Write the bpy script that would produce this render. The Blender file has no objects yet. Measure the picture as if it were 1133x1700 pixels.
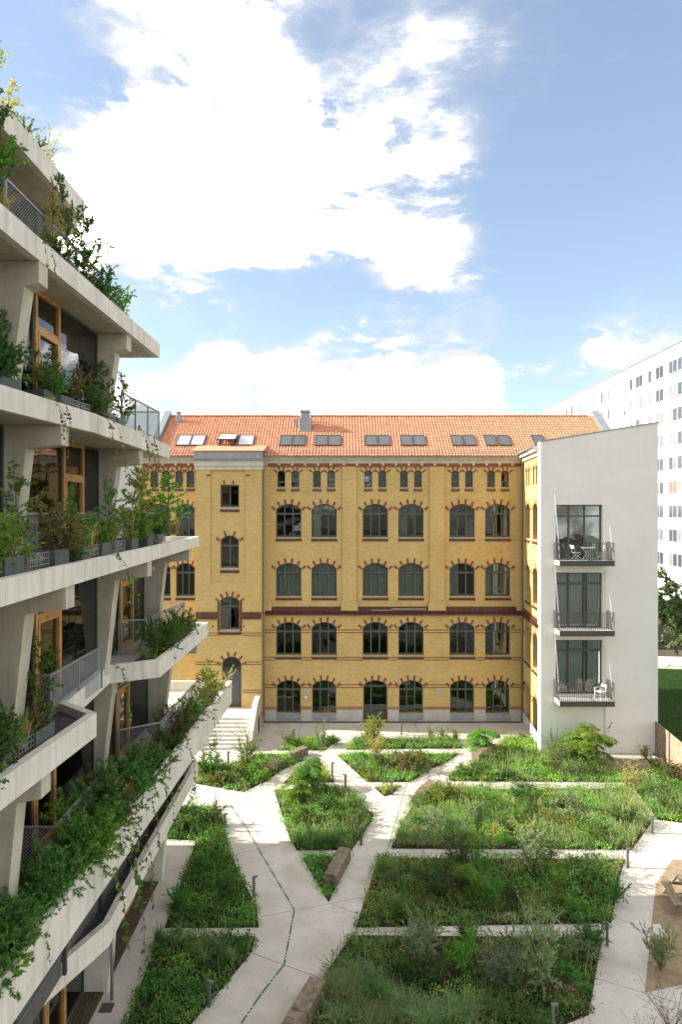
import bpy, math, random
import numpy as np
from mathutils import Vector, Matrix
from mathutils.geometry import tessellate_polygon

R = math.radians
SC = bpy.context.scene
COL = SC.collection

# ------------------------------------------------------------------ camera
CH, FPX, CX, CY = 13.9, 1133.33, 566.5, 850.0       # eye height (m) and the picture's scale, used to survey the site
cam = bpy.data.cameras.new('camera')
cam.sensor_fit = 'VERTICAL'; cam.sensor_height = 36; cam.sensor_width = 24; cam.lens = 24
cam.clip_start = 0.1; cam.clip_end = 2000
camo = bpy.data.objects.new('camera', cam); COL.objects.link(camo)
camo.location = (0, 0, CH); camo.rotation_euler = (R(90), 0, 0)
SC.camera = camo

# ------------------------------------------------------------------ sky, sun, exposure
SUN_EL, SUN_AZ = 27.0, 5.0         # sun stands to the left (-X), five degrees behind the brick front
sx, sy, sz = -math.cos(R(SUN_EL))*math.cos(R(SUN_AZ)), math.cos(R(SUN_EL))*math.sin(R(SUN_AZ)), math.sin(R(SUN_EL))
W = bpy.data.worlds.new('World'); SC.world = W; W.use_nodes = True
nt = W.node_tree; nt.nodes.clear()
def N(tree, typ, **kw):
    n = tree.nodes.new(typ)
    for k, v in kw.items():
        if k == 'ins':
            for a, b in v.items(): n.inputs[a].default_value = b
        else: setattr(n, k, v)
    return n
def build_world():
    L = nt.links.new
    out = N(nt, 'ShaderNodeOutputWorld'); bg = N(nt, 'ShaderNodeBackground', ins={'Strength': 0.15})
    sky = N(nt, 'ShaderNodeTexSky', sky_type='NISHITA', sun_disc=False)
    sky.sun_elevation = R(SUN_EL); sky.sun_rotation = math.atan2(sx, sy); sky.altitude = 60
    sky.air_density = 1.1; sky.dust_density = 0.9; sky.ozone_density = 1.8
    tc = N(nt, 'ShaderNodeTexCoord')
    def math_(op, a, b=None, c=None):
        m = N(nt, 'ShaderNodeMath', operation=op)
        for i, v in enumerate((a, b, c)):
            if v is None: continue
            if isinstance(v, (int, float)): m.inputs[i].default_value = v
            else: L(v, m.inputs[i])
        return m.outputs[0]
    sep = N(nt, 'ShaderNodeSeparateXYZ'); L(tc.outputs['Generated'], sep.inputs[0])
    # flat cloud deck: project the direction on a plane overhead
    zz = math_('ADD', math_('MAXIMUM', sep.outputs[2], 0.0), 0.42)
    comb = N(nt, 'ShaderNodeCombineXYZ')
    L(math_('DIVIDE', sep.outputs[0], zz), comb.inputs[0]); L(math_('DIVIDE', sep.outputs[1], zz), comb.inputs[1])
    L(math_('MULTIPLY', sep.outputs[2], 2.0), comb.inputs[2])
    n1 = N(nt, 'ShaderNodeTexNoise', ins={'Scale': 3.0, 'Detail': 12.0, 'Roughness': 0.66, 'Distortion': 0.15})
    L(comb.outputs[0], n1.inputs['Vector'])
    n2 = N(nt, 'ShaderNodeTexNoise', ins={'Scale': 11.0, 'Detail': 8.0, 'Roughness': 0.62})
    L(comb.outputs[0], n2.inputs['Vector'])
    dens = math_('ADD', math_('MULTIPLY', n1.outputs[0], 1.75), math_('MULTIPLY', n2.outputs[0], 0.28))
    n5 = N(nt, 'ShaderNodeTexNoise', ins={'Scale': 5.5, 'Detail': 12.0, 'Roughness': 0.66, 'Distortion': 0.4})
    of5 = N(nt, 'ShaderNodeVectorMath', operation='ADD'); of5.inputs[1].default_value = (11.3, 2.9, 5.1); L(comb.outputs[0], of5.inputs[0]); L(of5.outputs[0], n5.inputs['Vector'])
    gap = N(nt, 'ShaderNodeMapRange', ins={'From Min': 0.52, 'From Max': 0.68, 'To Min': 0.0, 'To Max': 0.42}); L(n5.outputs[0], gap.inputs['Value'])
    dens = math_('SUBTRACT', dens, gap.outputs[0])
    blobs = [  # direction as (x/y, z/y), angular radius, weight: the cloud banks of that day
        ((-.18, .50), .32, .20), ((.04, .40), .20, .14), ((.13, .60), .13, .14), ((-.22, .72), .22, .06), ((-.45, .52), .16, .08),
        ((.02, .19), .13, .26), ((-.14, .17), .12, .2), ((.15, .17), .10, .2), ((.42, .27), .08, .30), ((.11, .345), .05, .22), ((.14, .385), .06, .12),
        ((.52, .66), .34, -.40), ((.42, .46), .22, -.30), ((.36, .20), .14, -.16), ((.27, .42), .10, -.14), ((-.28, .29), .11, -.26), ((-.13, .275), .09, -.26), ((.0, .285), .10, -.26), ((.14, .275), .08, -.2), ((.27, .28), .10, -.2), ((-.47, .67), .13, -.30), ((.02, .66), .10, -.16), ((-.01, .295), .09, -.30), ((-.09, .30), .07, -.2), ((.09, .285), .06, -.2)]
    for (u, v), r, w in blobs:
        d = Vector((u, 1, v)).normalized()
        vm = N(nt, 'ShaderNodeVectorMath', operation='DOT_PRODUCT'); vm.inputs[1].default_value = d
        L(tc.outputs['Generated'], vm.inputs[0])
        mr = N(nt, 'ShaderNodeMapRange', interpolation_type='SMOOTHSTEP', ins={'From Min': math.cos(r), 'From Max': 1.0, 'To Min': 0.0, 'To Max': w})
        L(vm.outputs['Value'], mr.inputs['Value'])
        dens = math_('ADD', dens, mr.outputs[0])
    mask = N(nt, 'ShaderNodeMapRange', interpolation_type='SMOOTHSTEP', ins={'From Min': 0.74, 'From Max': 1.38, 'To Min': 0.0, 'To Max': 1.0})
    L(dens, mask.inputs['Value'])
    veil = N(nt, 'ShaderNodeMapRange', interpolation_type='SMOOTHSTEP', ins={'From Min': 0.55, 'From Max': 1.4, 'To Min': 0.14, 'To Max': 0.55})
    L(dens, veil.inputs['Value'])
    tot = math_('MINIMUM', math_('ADD', math_('POWER', mask.outputs[0], 1.15), veil.outputs[0]), 1.0)
    n4 = N(nt, 'ShaderNodeTexNoise', ins={'Scale': 4.6, 'Detail': 10.0, 'Roughness': 0.62, 'Distortion': 0.3})
    off = N(nt, 'ShaderNodeVectorMath', operation='ADD'); off.inputs[1].default_value = (3.1, 7.7, 1.3); L(comb.outputs[0], off.inputs[0]); L(off.outputs[0], n4.inputs['Vector'])
    core = N(nt, 'ShaderNodeMapRange', interpolation_type='SMOOTHSTEP', ins={'From Min': 0.26, 'From Max': 0.70, 'To Min': 0.0, 'To Max': 1.0})
    L(n4.outputs[0], core.inputs['Value'])
    ccol = N(nt, 'ShaderNodeMix', data_type='RGBA'); ccol.inputs[6].default_value = (17.2, 16.2, 14.4, 1); ccol.inputs[7].default_value = (1.06, 1.075, 1.10, 1)
    thick = math_('MULTIPLY', math_('SUBTRACT', 1.0, core.outputs[0]), math_('POWER', mask.outputs[0], 1.6))
    thick = math_('POWER', thick, 1.5)
    L(math_('SUBTRACT', 1.0, thick), ccol.inputs[0])
    tone = N(nt, 'ShaderNodeMix', data_type='RGBA', blend_type='MULTIPLY'); tone.inputs[0].default_value = 1.0; tone.inputs[7].default_value = (.312, .306, .298, 1); L(sky.outputs[0], tone.inputs[6])
    mix = N(nt, 'ShaderNodeMix', data_type='RGBA')
    L(tot, mix.inputs[0]); L(tone.outputs[2], mix.inputs[6]); L(ccol.outputs[2], mix.inputs[7])
    L(mix.outputs[2], bg.inputs['Color']); L(bg.outputs[0], out.inputs[0])
build_world()
sun = bpy.data.lights.new('sun', 'SUN'); sun.energy = 2.0; sun.angle = R(0.53); sun.color = (1.0, 0.94, 0.85)
suno = bpy.data.objects.new('sun', sun); COL.objects.link(suno); suno['kind'] = 'helper'
suno.rotation_euler = Vector((sx, sy, sz)).to_track_quat('Z', 'Y').to_euler(); suno.location = (-60, 10, 40)
vs = SC.view_settings; vs.view_transform = 'Standard'; vs.look = 'None'; vs.exposure = 2.52; vs.gamma = 1
SC.cycles.max_bounces = 8; SC.cycles.diffuse_bounces = 4; SC.cycles.transparent_max_bounces = 12
SC.cycles.use_denoising = True; SC.cycles.caustics_reflective = False; SC.cycles.caustics_refractive = False

# ------------------------------------------------------------------ survey helpers
def G(px, py, z=0.0):
    d = FPX*(CH-z)/(py-CY); return Vector(((px-CX)*d/FPX, d, z))
def AT(px, py, d): return Vector(((px-CX)*d/FPX, d, CH-(py-CY)*d/FPX))

# ------------------------------------------------------------------ mesh helpers
class MB:
    def __init__(s): s.v = []; s.f = []; s.m = []
    def add(s, vs, fs, m=0):
        b = len(s.v); s.v += [tuple(v) for v in vs]
        for f in fs: s.f.append(tuple(i+b for i in f)); s.m.append(m)
        return s
    def box(s, a, b, m=0):
        x0, y0, z0 = (min(p, q) for p, q in zip(a, b)); x1, y1, z1 = (max(p, q) for p, q in zip(a, b))
        return s.add([(x0,y0,z0),(x1,y0,z0),(x1,y1,z0),(x0,y1,z0),(x0,y0,z1),(x1,y0,z1),(x1,y1,z1),(x0,y1,z1)],
            [(0,3,2,1),(4,5,6,7),(0,1,5,4),(1,2,6,5),(2,3,7,6),(3,0,4,7)], m)
    def bbox(s, a, b, c=0.02, m=0):                    # box with chamfered edges
        x0, y0, z0 = (min(p, q) for p, q in zip(a, b)); x1, y1, z1 = (max(p, q) for p, q in zip(a, b))
        vs = []; idx = {}
        for ix, x in ((0,x0),(1,x1)):
            for iy, y in ((0,y0),(1,y1)):
                for iz, z in ((0,z0),(1,z1)):
                    dx, dy, dz = (c if ix == 0 else -c), (c if iy == 0 else -c), (c if iz == 0 else -c)
                    idx[ix,iy,iz,0] = len(vs); vs.append((x, y+dy, z+dz))
                    idx[ix,iy,iz,1] = len(vs); vs.append((x+dx, y, z+dz))
                    idx[ix,iy,iz,2] = len(vs); vs.append((x+dx, y+dy, z))
        fs = []
        for s0 in (0,1):
            fs.append([idx[s0,0,0,0],idx[s0,1,0,0],idx[s0,1,1,0],idx[s0,0,1,0]])
            fs.append([idx[0,s0,0,1],idx[1,s0,0,1],idx[1,s0,1,1],idx[0,s0,1,1]])
            fs.append([idx[0,0,s0,2],idx[1,0,s0,2],idx[1,1,s0,2],idx[0,1,s0,2]])
        for a0 in (0,1):
            for b0 in (0,1):
                fs.append([idx[0,a0,b0,1],idx[1,a0,b0,1],idx[1,a0,b0,2],idx[0,a0,b0,2]])
                fs.append([idx[a0,0,b0,0],idx[a0,1,b0,0],idx[a0,1,b0,2],idx[a0,0,b0,2]])
                fs.append([idx[a0,b0,0,0],idx[a0,b0,1,0],idx[a0,b0,1,1],idx[a0,b0,0,1]])
                for c0 in (0,1): fs.append([idx[a0,b0,c0,0],idx[a0,b0,c0,1],idx[a0,b0,c0,2]])
        return s.add(vs, fs, m)
    def prism(s, poly, off, m=0):                      # polygon (3D points) swept by a vector
        n = len(poly); off = Vector(off); p = [Vector(q) for q in poly]
        vs = p+[q+off for q in p]
        fs = [tuple(range(n)), tuple(range(2*n-1, n-1, -1))]+[(i, n+i, n+(i+1) % n, (i+1) % n) for i in range(n)]
        return s.add(vs, fs, m)
    def bar(s, a, b, w, h, m=0, up=(0,0,1)):           # rectangular bar between two points
        a, b = Vector(a), Vector(b); d = (b-a).normalized(); u = Vector(up)
        if abs(d.dot(u)) > .98: u = Vector((0,1,0))
        x = d.cross(u).normalized(); y = x.cross(d).normalized()
        q = [a+x*w*i+y*h*j for i, j in ((-.5,-.5),(.5,-.5),(.5,.5),(-.5,.5))]
        return s.prism(q, b-a, m)
    def tube(s, pts, rad, n=6, m=0, cap=True):
        pts = [Vector(p) for p in pts]; k = len(pts)
        if isinstance(rad, (int, float)): rad = [rad]*k
        vs = []; ref = Vector((.3,.2,1)).normalized()
        for i, p in enumerate(pts):
            d = (pts[min(i+1,k-1)]-pts[max(i-1,0)]).normalized()
            r = ref if abs(d.dot(ref)) < .95 else Vector((1,0,0))
            x = d.cross(r).normalized(); y = d.cross(x)
            vs += [p+(x*math.cos(2*math.pi*j/n)+y*math.sin(2*math.pi*j/n))*rad[i] for j in range(n)]
        fs = [(i*n+j, i*n+(j+1) % n, (i+1)*n+(j+1) % n, (i+1)*n+j) for i in range(k-1) for j in range(n)]
        if cap: fs += [tuple(range(n-1,-1,-1)), tuple(range((k-1)*n, k*n))]
        return s.add(vs, fs, m)
    def mesh(s, name, mats, smooth=False):
        me = bpy.data.meshes.new(name); me.from_pydata(s.v, [], s.f)
        for mt in (mats if isinstance(mats, (list, tuple)) else [mats]): me.materials.append(mt)
        if any(s.m): me.polygons.foreach_set('material_index', s.m)
        if smooth: me.polygons.foreach_set('use_smooth', [True]*len(s.f))
        import bmesh
        if s.f:
            bm = bmesh.new(); bm.from_mesh(me); bmesh.ops.recalc_face_normals(bm, faces=bm.faces); bm.to_mesh(me); bm.free()
        me.update(); return me
    def build(s, name, mats, parent=None, loc=None, smooth=False, **tags):
        return link(name, s.mesh(name, mats, smooth), parent, loc, **tags)
def link(name, data, parent=None, loc=None, rz=0, scale=None, label=None, cat=None, group=None, kind=None):
    o = bpy.data.objects.new(name, data); COL.objects.link(o)
    if parent: o.parent = parent
    if loc is not None: o.location = loc
    if rz: o.rotation_euler = (0, 0, rz)
    if scale is not None: o.scale = scale if hasattr(scale, '__len__') else (scale,)*3
    if label: o['label'] = label
    if cat: o['category'] = cat
    if group: o['group'] = group
    if kind: o['kind'] = kind
    return o
def empty(name, loc=(0,0,0), rz=0, **t): return link(name, None, None, loc, rz, **t)
def copy_tree(o, loc=None, rz=None, label=None, parent=None, scale=None):
    c = o.copy(); COL.objects.link(c); c.parent = parent
    if loc is not None: c.location = loc
    if rz is not None: c.rotation_euler = (0, 0, rz)
    if scale is not None: c.scale = scale if hasattr(scale, '__len__') else (scale,)*3
    if label: c['label'] = label
    for ch in list(o.children): copy_tree(ch, parent=c)
    return c

# ------------------------------------------------------------------ materials
def mat(name, base, rough=.8, spec=.3, metal=0, var=.12, scale=3.0, bump=.0, bscale=40, streak=0.0, tint2=None, extra=None):
    m = bpy.data.materials.new(name); m.use_nodes = True; t = m.node_tree; L = t.links.new
    b = t.nodes['Principled BSDF']; b.inputs['Roughness'].default_value = rough; b.inputs['Specular IOR Level'].default_value = spec; b.inputs['Metallic'].default_value = metal
    tc = N(t, 'ShaderNodeTexCoord'); geo = N(t, 'ShaderNodeNewGeometry')
    n = N(t, 'ShaderNodeTexNoise', ins={'Scale': scale, 'Detail': 6, 'Roughness': .65}); L(geo.outputs['Position'], n.inputs['Vector'])
    c0 = tuple(base)+(1,); k = tint2 or tuple(x*(1-2*var) for x in base)
    mr = N(t, 'ShaderNodeMapRange', ins={'From Min': .3, 'From Max': .7}); L(n.outputs[0], mr.inputs[0])
    mx = N(t, 'ShaderNodeMix', data_type='RGBA'); mx.inputs[6].default_value = tuple(k)+(1,); mx.inputs[7].default_value = tuple(x*(1+var*.5) for x in base)+(1,)
    L(mr.outputs[0], mx.inputs[0]); last = mx.outputs[2]
    if streak:
        mp = N(t, 'ShaderNodeMapping'); mp.inputs['Scale'].default_value = (2.2, 2.2, .16); L(geo.outputs['Position'], mp.inputs[0])
        n3 = N(t, 'ShaderNodeTexNoise', ins={'Scale': 2.0, 'Detail': 5, 'Roughness': .7}); L(mp.outputs[0], n3.inputs['Vector'])
        r3 = N(t, 'ShaderNodeMapRange', ins={'From Min': .48, 'From Max': .75, 'To Max': streak}); L(n3.outputs[0], r3.inputs[0])
        m3 = N(t, 'ShaderNodeMix', data_type='RGBA', blend_type='MULTIPLY'); m3.inputs[7].default_value = (.45,.43,.38,1)
        L(r3.outputs[0], m3.inputs[0]); L(last, m3.inputs[6]); last = m3.outputs[2]
    if extra: last = extra(t, L, last, geo)
    L(last, b.inputs['Base Color'])
    if bump:
        nb = N(t, 'ShaderNodeTexNoise', ins={'Scale': bscale, 'Detail': 4}); L(geo.outputs['Position'], nb.inputs['Vector'])
        bp = N(t, 'ShaderNodeBump', ins={'Strength': bump, 'Distance': .02}); L(nb.outputs[0], bp.inputs['Height']); L(bp.outputs[0], b.inputs['Normal'])
    return m
def brick_mat(name, c1, c2, mortar, bw=.25, bh=.077, ms=.008, big=.5):
    m = bpy.data.materials.new(name); m.use_nodes = True; t = m.node_tree; L = t.links.new
    b = t.nodes['Principled BSDF']; b.inputs['Roughness'].default_value = .75; b.inputs['Specular IOR Level'].default_value = .25
    geo = N(t, 'ShaderNodeNewGeometry'); sp = N(t, 'ShaderNodeSeparateXYZ'); L(geo.outputs['Position'], sp.inputs[0])
    ad = N(t, 'ShaderNodeMath', operation='ADD'); L(sp.outputs[0], ad.inputs[0]); L(sp.outputs[1], ad.inputs[1])
    cb = N(t, 'ShaderNodeCombineXYZ'); L(ad.outputs[0], cb.inputs[0]); L(sp.outputs[2], cb.inputs[1])
    br = N(t, 'ShaderNodeTexBrick', ins={'Color1': c1+(1,), 'Color2': c2+(1,), 'Mortar': mortar+(1,), 'Scale': 1, 'Mortar Size': ms, 'Mortar Smooth': .2, 'Bias': -.1, 'Brick Width': bw, 'Row Height': bh})
    L(cb.outputs[0], br.inputs['Vector'])
    n = N(t, 'ShaderNodeTexNoise', ins={'Scale': .55, 'Detail': 8, 'Roughness': .68}); L(geo.outputs['Position'], n.inputs['Vector'])
    mr = N(t, 'ShaderNodeMapRange', ins={'From Min': .32, 'From Max': .68, 'To Min': 0, 'To Max': big}); L(n.outputs[0], mr.inputs[0])
    mx = N(t, 'ShaderNodeMix', data_type='RGBA', blend_type='MULTIPLY'); mx.inputs[7].default_value = (.72,.66,.55,1)
    L(mr.outputs[0], mx.inputs[0]); L(br.outputs[0], mx.inputs[6])
    n2 = N(t, 'ShaderNodeTexNoise', ins={'Scale': 7, 'Detail': 3, 'Roughness': .8}); L(geo.outputs['Position'], n2.inputs['Vector'])
    m2 = N(t, 'ShaderNodeMapRange', ins={'From Min': .62, 'From Max': .74, 'To Min': 0, 'To Max': .55}); L(n2.outputs[0], m2.inputs[0])
    mx2 = N(t, 'ShaderNodeMix', data_type='RGBA', blend_type='MULTIPLY'); mx2.inputs[7].default_value = (.5,.42,.34,1)
    L(m2.outputs[0], mx2.inputs[0]); L(mx.outputs[2], mx2.inputs[6]); L(mx2.outputs[2], b.inputs['Base Color'])
    bp = N(t, 'ShaderNodeBump', ins={'Strength': .4, 'Distance': .01}); iv = N(t, 'ShaderNodeMath', operation='SUBTRACT'); iv.inputs[0].default_value = 1; L(br.outputs['Fac'], iv.inputs[1]); L(iv.outputs[0], bp.inputs['Height']); L(bp.outputs[0], b.inputs['Normal'])
    return m
def glass_mat(name, tint=(.74,.79,.77), gloss=.0, rough=.01, clear=1.0):
    m = bpy.data.materials.new(name); m.use_nodes = True; t = m.node_tree; L = t.links.new; t.nodes.clear()
    out = N(t, 'ShaderNodeOutputMaterial'); tr = N(t, 'ShaderNodeBsdfTransparent'); tr.inputs[0].default_value = tint+(1,)
    gl = N(t, 'ShaderNodeBsdfGlossy'); gl.inputs['Roughness'].default_value = rough; gl.inputs['Color'].default_value = (.9,.93,.95,1)
    fr = N(t, 'ShaderNodeFresnel', ins={'IOR': 1.5}); ad = N(t, 'ShaderNodeMath', operation='ADD'); ad.inputs[1].default_value = gloss; ad.use_clamp = True
    n = N(t, 'ShaderNodeTexNoise', ins={'Scale': 1.1, 'Detail': 1}); geo = N(t, 'ShaderNodeNewGeometry'); L(geo.outputs['Position'], n.inputs['Vector'])
    bp = N(t, 'ShaderNodeBump', ins={'Strength': .02, 'Distance': .2}); L(n.outputs[0], bp.inputs['Height']); L(bp.outputs[0], gl.inputs['Normal'])
    L(fr.outputs[0], ad.inputs[0]); mx = N(t, 'ShaderNodeMixShader'); L(ad.outputs[0], mx.inputs[0]); L(tr.outputs[0], mx.inputs[1]); L(gl.outputs[0], mx.inputs[2]); L(mx.outputs[0], out.inputs[0])
    return m
def leaf_mat(name, base, trans=.3, rough=.55, rnd=.25):
    m = bpy.data.materials.new(name); m.use_nodes = True; t = m.node_tree; L = t.links.new
    b = t.nodes['Principled BSDF']; b.inputs['Roughness'].default_value = rough; b.inputs['Specular IOR Level'].default_value = .3
    at = N(t, 'ShaderNodeAttribute', attribute_name='tint'); mx = N(t, 'ShaderNodeMix', data_type='RGBA', blend_type='MULTIPLY'); mx.inputs[0].default_value = 1
    mx.inputs[6].default_value = tuple(base)+(1,); L(at.outputs['Color'], mx.inputs[7])
    oi = N(t, 'ShaderNodeObjectInfo'); hs = N(t, 'ShaderNodeHueSaturation')
    for i, (lo, hi) in (('Hue', (.5-.03*rnd/.25, .5+.03*rnd/.25)), ('Value', (1-rnd, 1+rnd))):
        mr = N(t, 'ShaderNodeMapRange', ins={'To Min': lo, 'To Max': hi}); L(oi.outputs['Random'], mr.inputs[0]); L(mr.outputs[0], hs.inputs[i])
    L(mx.outputs[2], hs.inputs['Color']); L(hs.outputs[0], b.inputs['Base Color'])
    tr = N(t, 'ShaderNodeBsdfTranslucent'); mu = N(t, 'ShaderNodeMix', data_type='RGBA', blend_type='MULTIPLY'); mu.inputs[0].default_value = 1; mu.inputs[7].default_value = (1.25,1.2,.6,1)
    L(hs.outputs[0], mu.inputs[6]); L(mu.outputs[2], tr.inputs[0])
    ms = N(t, 'ShaderNodeMixShader'); ms.inputs[0].default_value = trans; L(b.outputs[0], ms.inputs[1]); L(tr.outputs[0], ms.inputs[2])
    L(ms.outputs[0], t.nodes['Material Output'].inputs[0]); return m

YELLOW = brick_mat('yellow_brick', (.66,.47,.175), (.56,.375,.12), (.55,.44,.26))
def form_lines(t, L, last, geo):       # board joints of the formwork, faint
    sp = N(t, 'ShaderNodeSeparateXYZ'); L(geo.outputs['Position'], sp.inputs[0])
    ml = N(t, 'ShaderNodeMath', operation='MULTIPLY'); ml.inputs[1].default_value = .62; L(sp.outputs[1], ml.inputs[0])
    fr = N(t, 'ShaderNodeMath', operation='FRACT'); L(ml.outputs[0], fr.inputs[0])
    lt = N(t, 'ShaderNodeMath', operation='LESS_THAN'); lt.inputs[1].default_value = .012; L(fr.outputs[0], lt.inputs[0])
    sc = N(t, 'ShaderNodeMath', operation='MULTIPLY'); sc.inputs[1].default_value = .35; L(lt.outputs[0], sc.inputs[0])
    mx = N(t, 'ShaderNodeMix', data_type='RGBA', blend_type='MULTIPLY'); mx.inputs[7].default_value = (.5,.48,.44,1); L(sc.outputs[0], mx.inputs[0]); L(last, mx.inputs[6]); return mx.outputs[2]
def pave_stains(t, L, last, geo):
    for sc, lo, hi, amt, c in ((.35,.5,.7,.45,(.80,.77,.70,1)),(5.5,.60,.72,.5,(.62,.58,.5,1)),(26,.66,.72,.6,(.5,.45,.37,1))):
        n = N(t, 'ShaderNodeTexNoise', ins={'Scale': sc, 'Detail': 5, 'Roughness': .6}); L(geo.outputs['Position'], n.inputs['Vector'])
        r = N(t, 'ShaderNodeMapRange', ins={'From Min': lo, 'From Max': hi, 'To Max': amt}); L(n.outputs[0], r.inputs[0])
        m = N(t, 'ShaderNodeMix', data_type='RGBA', blend_type='MULTIPLY'); m.inputs[7].default_value = c; L(r.outputs[0], m.inputs[0]); L(last, m.inputs[6]); last = m.outputs[2]
    return last
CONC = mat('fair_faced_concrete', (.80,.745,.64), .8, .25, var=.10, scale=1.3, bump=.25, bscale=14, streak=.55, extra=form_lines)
CONC_SHADED = mat('concrete_shaded_tone', (.60,.55,.43), .85, .25, var=.12, scale=1.5, bump=.25, bscale=14, streak=.4)  # same concrete, darker and browner to paint in shade on flanks and soffits
PAVE = mat('pale_concrete_paving', (.58,.535,.475), .85, .2, var=.10, scale=.9, bump=.2, bscale=60, extra=pave_stains)
JOINT = mat('paving_joint_dirt', (.10,.088,.062), .95, .1)
STEP = mat('precast_concrete', (.62,.575,.51), .85, .2, var=.08, scale=2, bump=.2, bscale=50, streak=.25)
SOIL = mat('dark_soil', (.055,.038,.026), .95, .1, var=.3, scale=9, bump=1, bscale=25)
SAND = mat('sandy_soil', (.36,.27,.17), .95, .1, var=.2, scale=4, bump=.6, bscale=30)
STUCCO = mat('white_render', (.85,.805,.73), .9, .15, var=.035, scale=.45, bump=.12, bscale=120, streak=.05)
STUCCO2 = mat('white_panel_render', (.60,.60,.585), .9, .15, var=.05, scale=.25, streak=.2)
ZINC = mat('zinc_sheet', (.33,.35,.37), .45, .5, .55, var=.12, scale=2)
ZINCSILL = mat('zinc_sill', (.26,.28,.31), .5, .5, .2, var=.1, scale=3)
DARKFR = mat('dark_green_frame', (.085,.092,.082), .5, .4, var=.1, scale=5)
STEEL = mat('galvanised_steel', (.36,.365,.36), .45, .5, .5, var=.12, scale=6)
DSTEEL = mat('dark_bronze_steel', (.085,.08,.07), .5, .4, .1, var=.1, scale=6)
TIMBER = mat('larch_frame', (.60,.31,.10), .55, .35, var=.2, scale=4)
OLDWOOD = mat('weathered_oak', (.27,.21,.15), .85, .2, var=.3, scale=5, bump=.6, bscale=22, streak=.5)
FENCE = mat('fence_larch', (.40,.30,.21), .8, .2, var=.22, scale=4, bump=.3, bscale=22)
DECK = mat('deck_boards', (.13,.09,.06), .8, .2, var=.25, scale=5)
PLINTH = mat('plinth_render', (.56,.53,.48), .85, .2, var=.1, scale=1.2, streak=.4)
REDBR = mat('red_brick', (.30,.11,.065), .7, .3, var=.25, scale=9)
GLAZED = mat('glazed_red_brick', (.15,.05,.038), .35, .5, var=.35, scale=8)
STONE = mat('pale_cornice', (.62,.57,.47), .85, .2, var=.1, scale=1.5, streak=.4)
def tile_tone(t, L, last, geo):
    r = N(t, 'ShaderNodeMapRange', ins={'To Min': .86, 'To Max': 1.12}); L(geo.outputs['Random Per Island'], r.inputs[0])
    h = N(t, 'ShaderNodeHueSaturation'); L(r.outputs[0], h.inputs['Value']); L(last, h.inputs['Color']); return h.outputs[0]
TILE = mat('clay_roof_tile', (.62,.295,.175), .75, .3, var=.1, scale=3, tint2=(.54,.245,.14), extra=tile_tone)
ROOM = mat('unlit_room_dark', (.03,.031,.029), .95, .05, var=.3, scale=.8)  # near-black colour paints in the darkness of unlit rooms and openings
CURTAIN = mat('grey_curtain', (.74,.75,.73), .9, .1, var=.1, scale=2)
GCURTAIN = mat('green_curtain', (.17,.30,.22), .9, .1, var=.1, scale=2)
RCURTAIN = mat('red_blind', (.42,.17,.14), .9, .1)
GLASS = glass_mat('window_glass'); SHOPGL = glass_mat('terrace_glass', (.84,.89,.86), .06)
SKYGL = mat('skylight_pane_dark', (.09,.095,.10), .35, .5, var=.1); SKYGL2 = mat('skylight_pane_pale', (.62,.64,.66), .35, .5, var=.05)  # opaque pane colours, one dark and one pale
WHITEP = mat('white_paint', (.74,.74,.72), .5, .4, var=.04)
GREENP = mat('green_line_paint', (.035,.20,.13), .8, .2, var=.2, scale=15)
CHALK = mat('chalk', (.62,.62,.62), .95, .1, var=.2, scale=20)
BARK = mat('bark', (.14,.10,.07), .9, .1, var=.3, scale=14, bump=.5)
TWIG = mat('twig', (.17,.105,.06), .9, .1, var=.2, scale=14)
GRAVEL = mat('dark_gravel', (.13,.125,.12), .95, .15, var=.6, scale=28, bump=1, bscale=22)
SCREEN = mat('grey_screen_panel', (.14,.13,.125), .6, .4, .2, var=.1, scale=3)
LEAVES = {k: leaf_mat('leaf_'+k, c, tr) for k, c, tr in [
    ('green', (.105,.225,.045), .36), ('bright', (.18,.34,.05), .45), ('dark', (.065,.15,.036), .3), ('olive', (.18,.22,.075), .36), ('silver', (.26,.33,.17), .3),
    ('blue', (.22,.30,.20), .25), ('red', (.20,.165,.06), .36), ('straw', (.42,.36,.16), .42), ('fern', (.125,.29,.06), .45), ('grass', (.20,.29,.11), .36), ('yellow', (.30,.35,.075), .45), ('lime', (.13,.165,.07), .3)]}
COVER = leaf_mat('mixed_ground_cover', (1,1,1), .48, .6, 0)
# ================================================================== ground and paving
def poly_px(pts, z=0.0): return [G(x, y, z) for x, y in pts]
def sheet(name, pts, z, m, th=.0, **t):
    mb = MB(); p = [Vector((q[0], q[1], z)) for q in pts]
    if th: mb.prism(p, (0,0,-th))
    else: mb.add(p, [tuple(range(len(p)))])
    return mb.build(name, m, **t)
GROUND = mat('ground_earth', (.12,.11,.085), .95, .1, var=.2, scale=.4)
sheet('ground', [(-600,-300),(600,-300),(600,900),(-600,900)], -.06, GROUND, kind='structure')
court = sheet('courtyard_joint_bed', [(-14,4),(18.0,4),(18.0,45.2),(-14,45.2)], -.03, JOINT, kind='structure')

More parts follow.
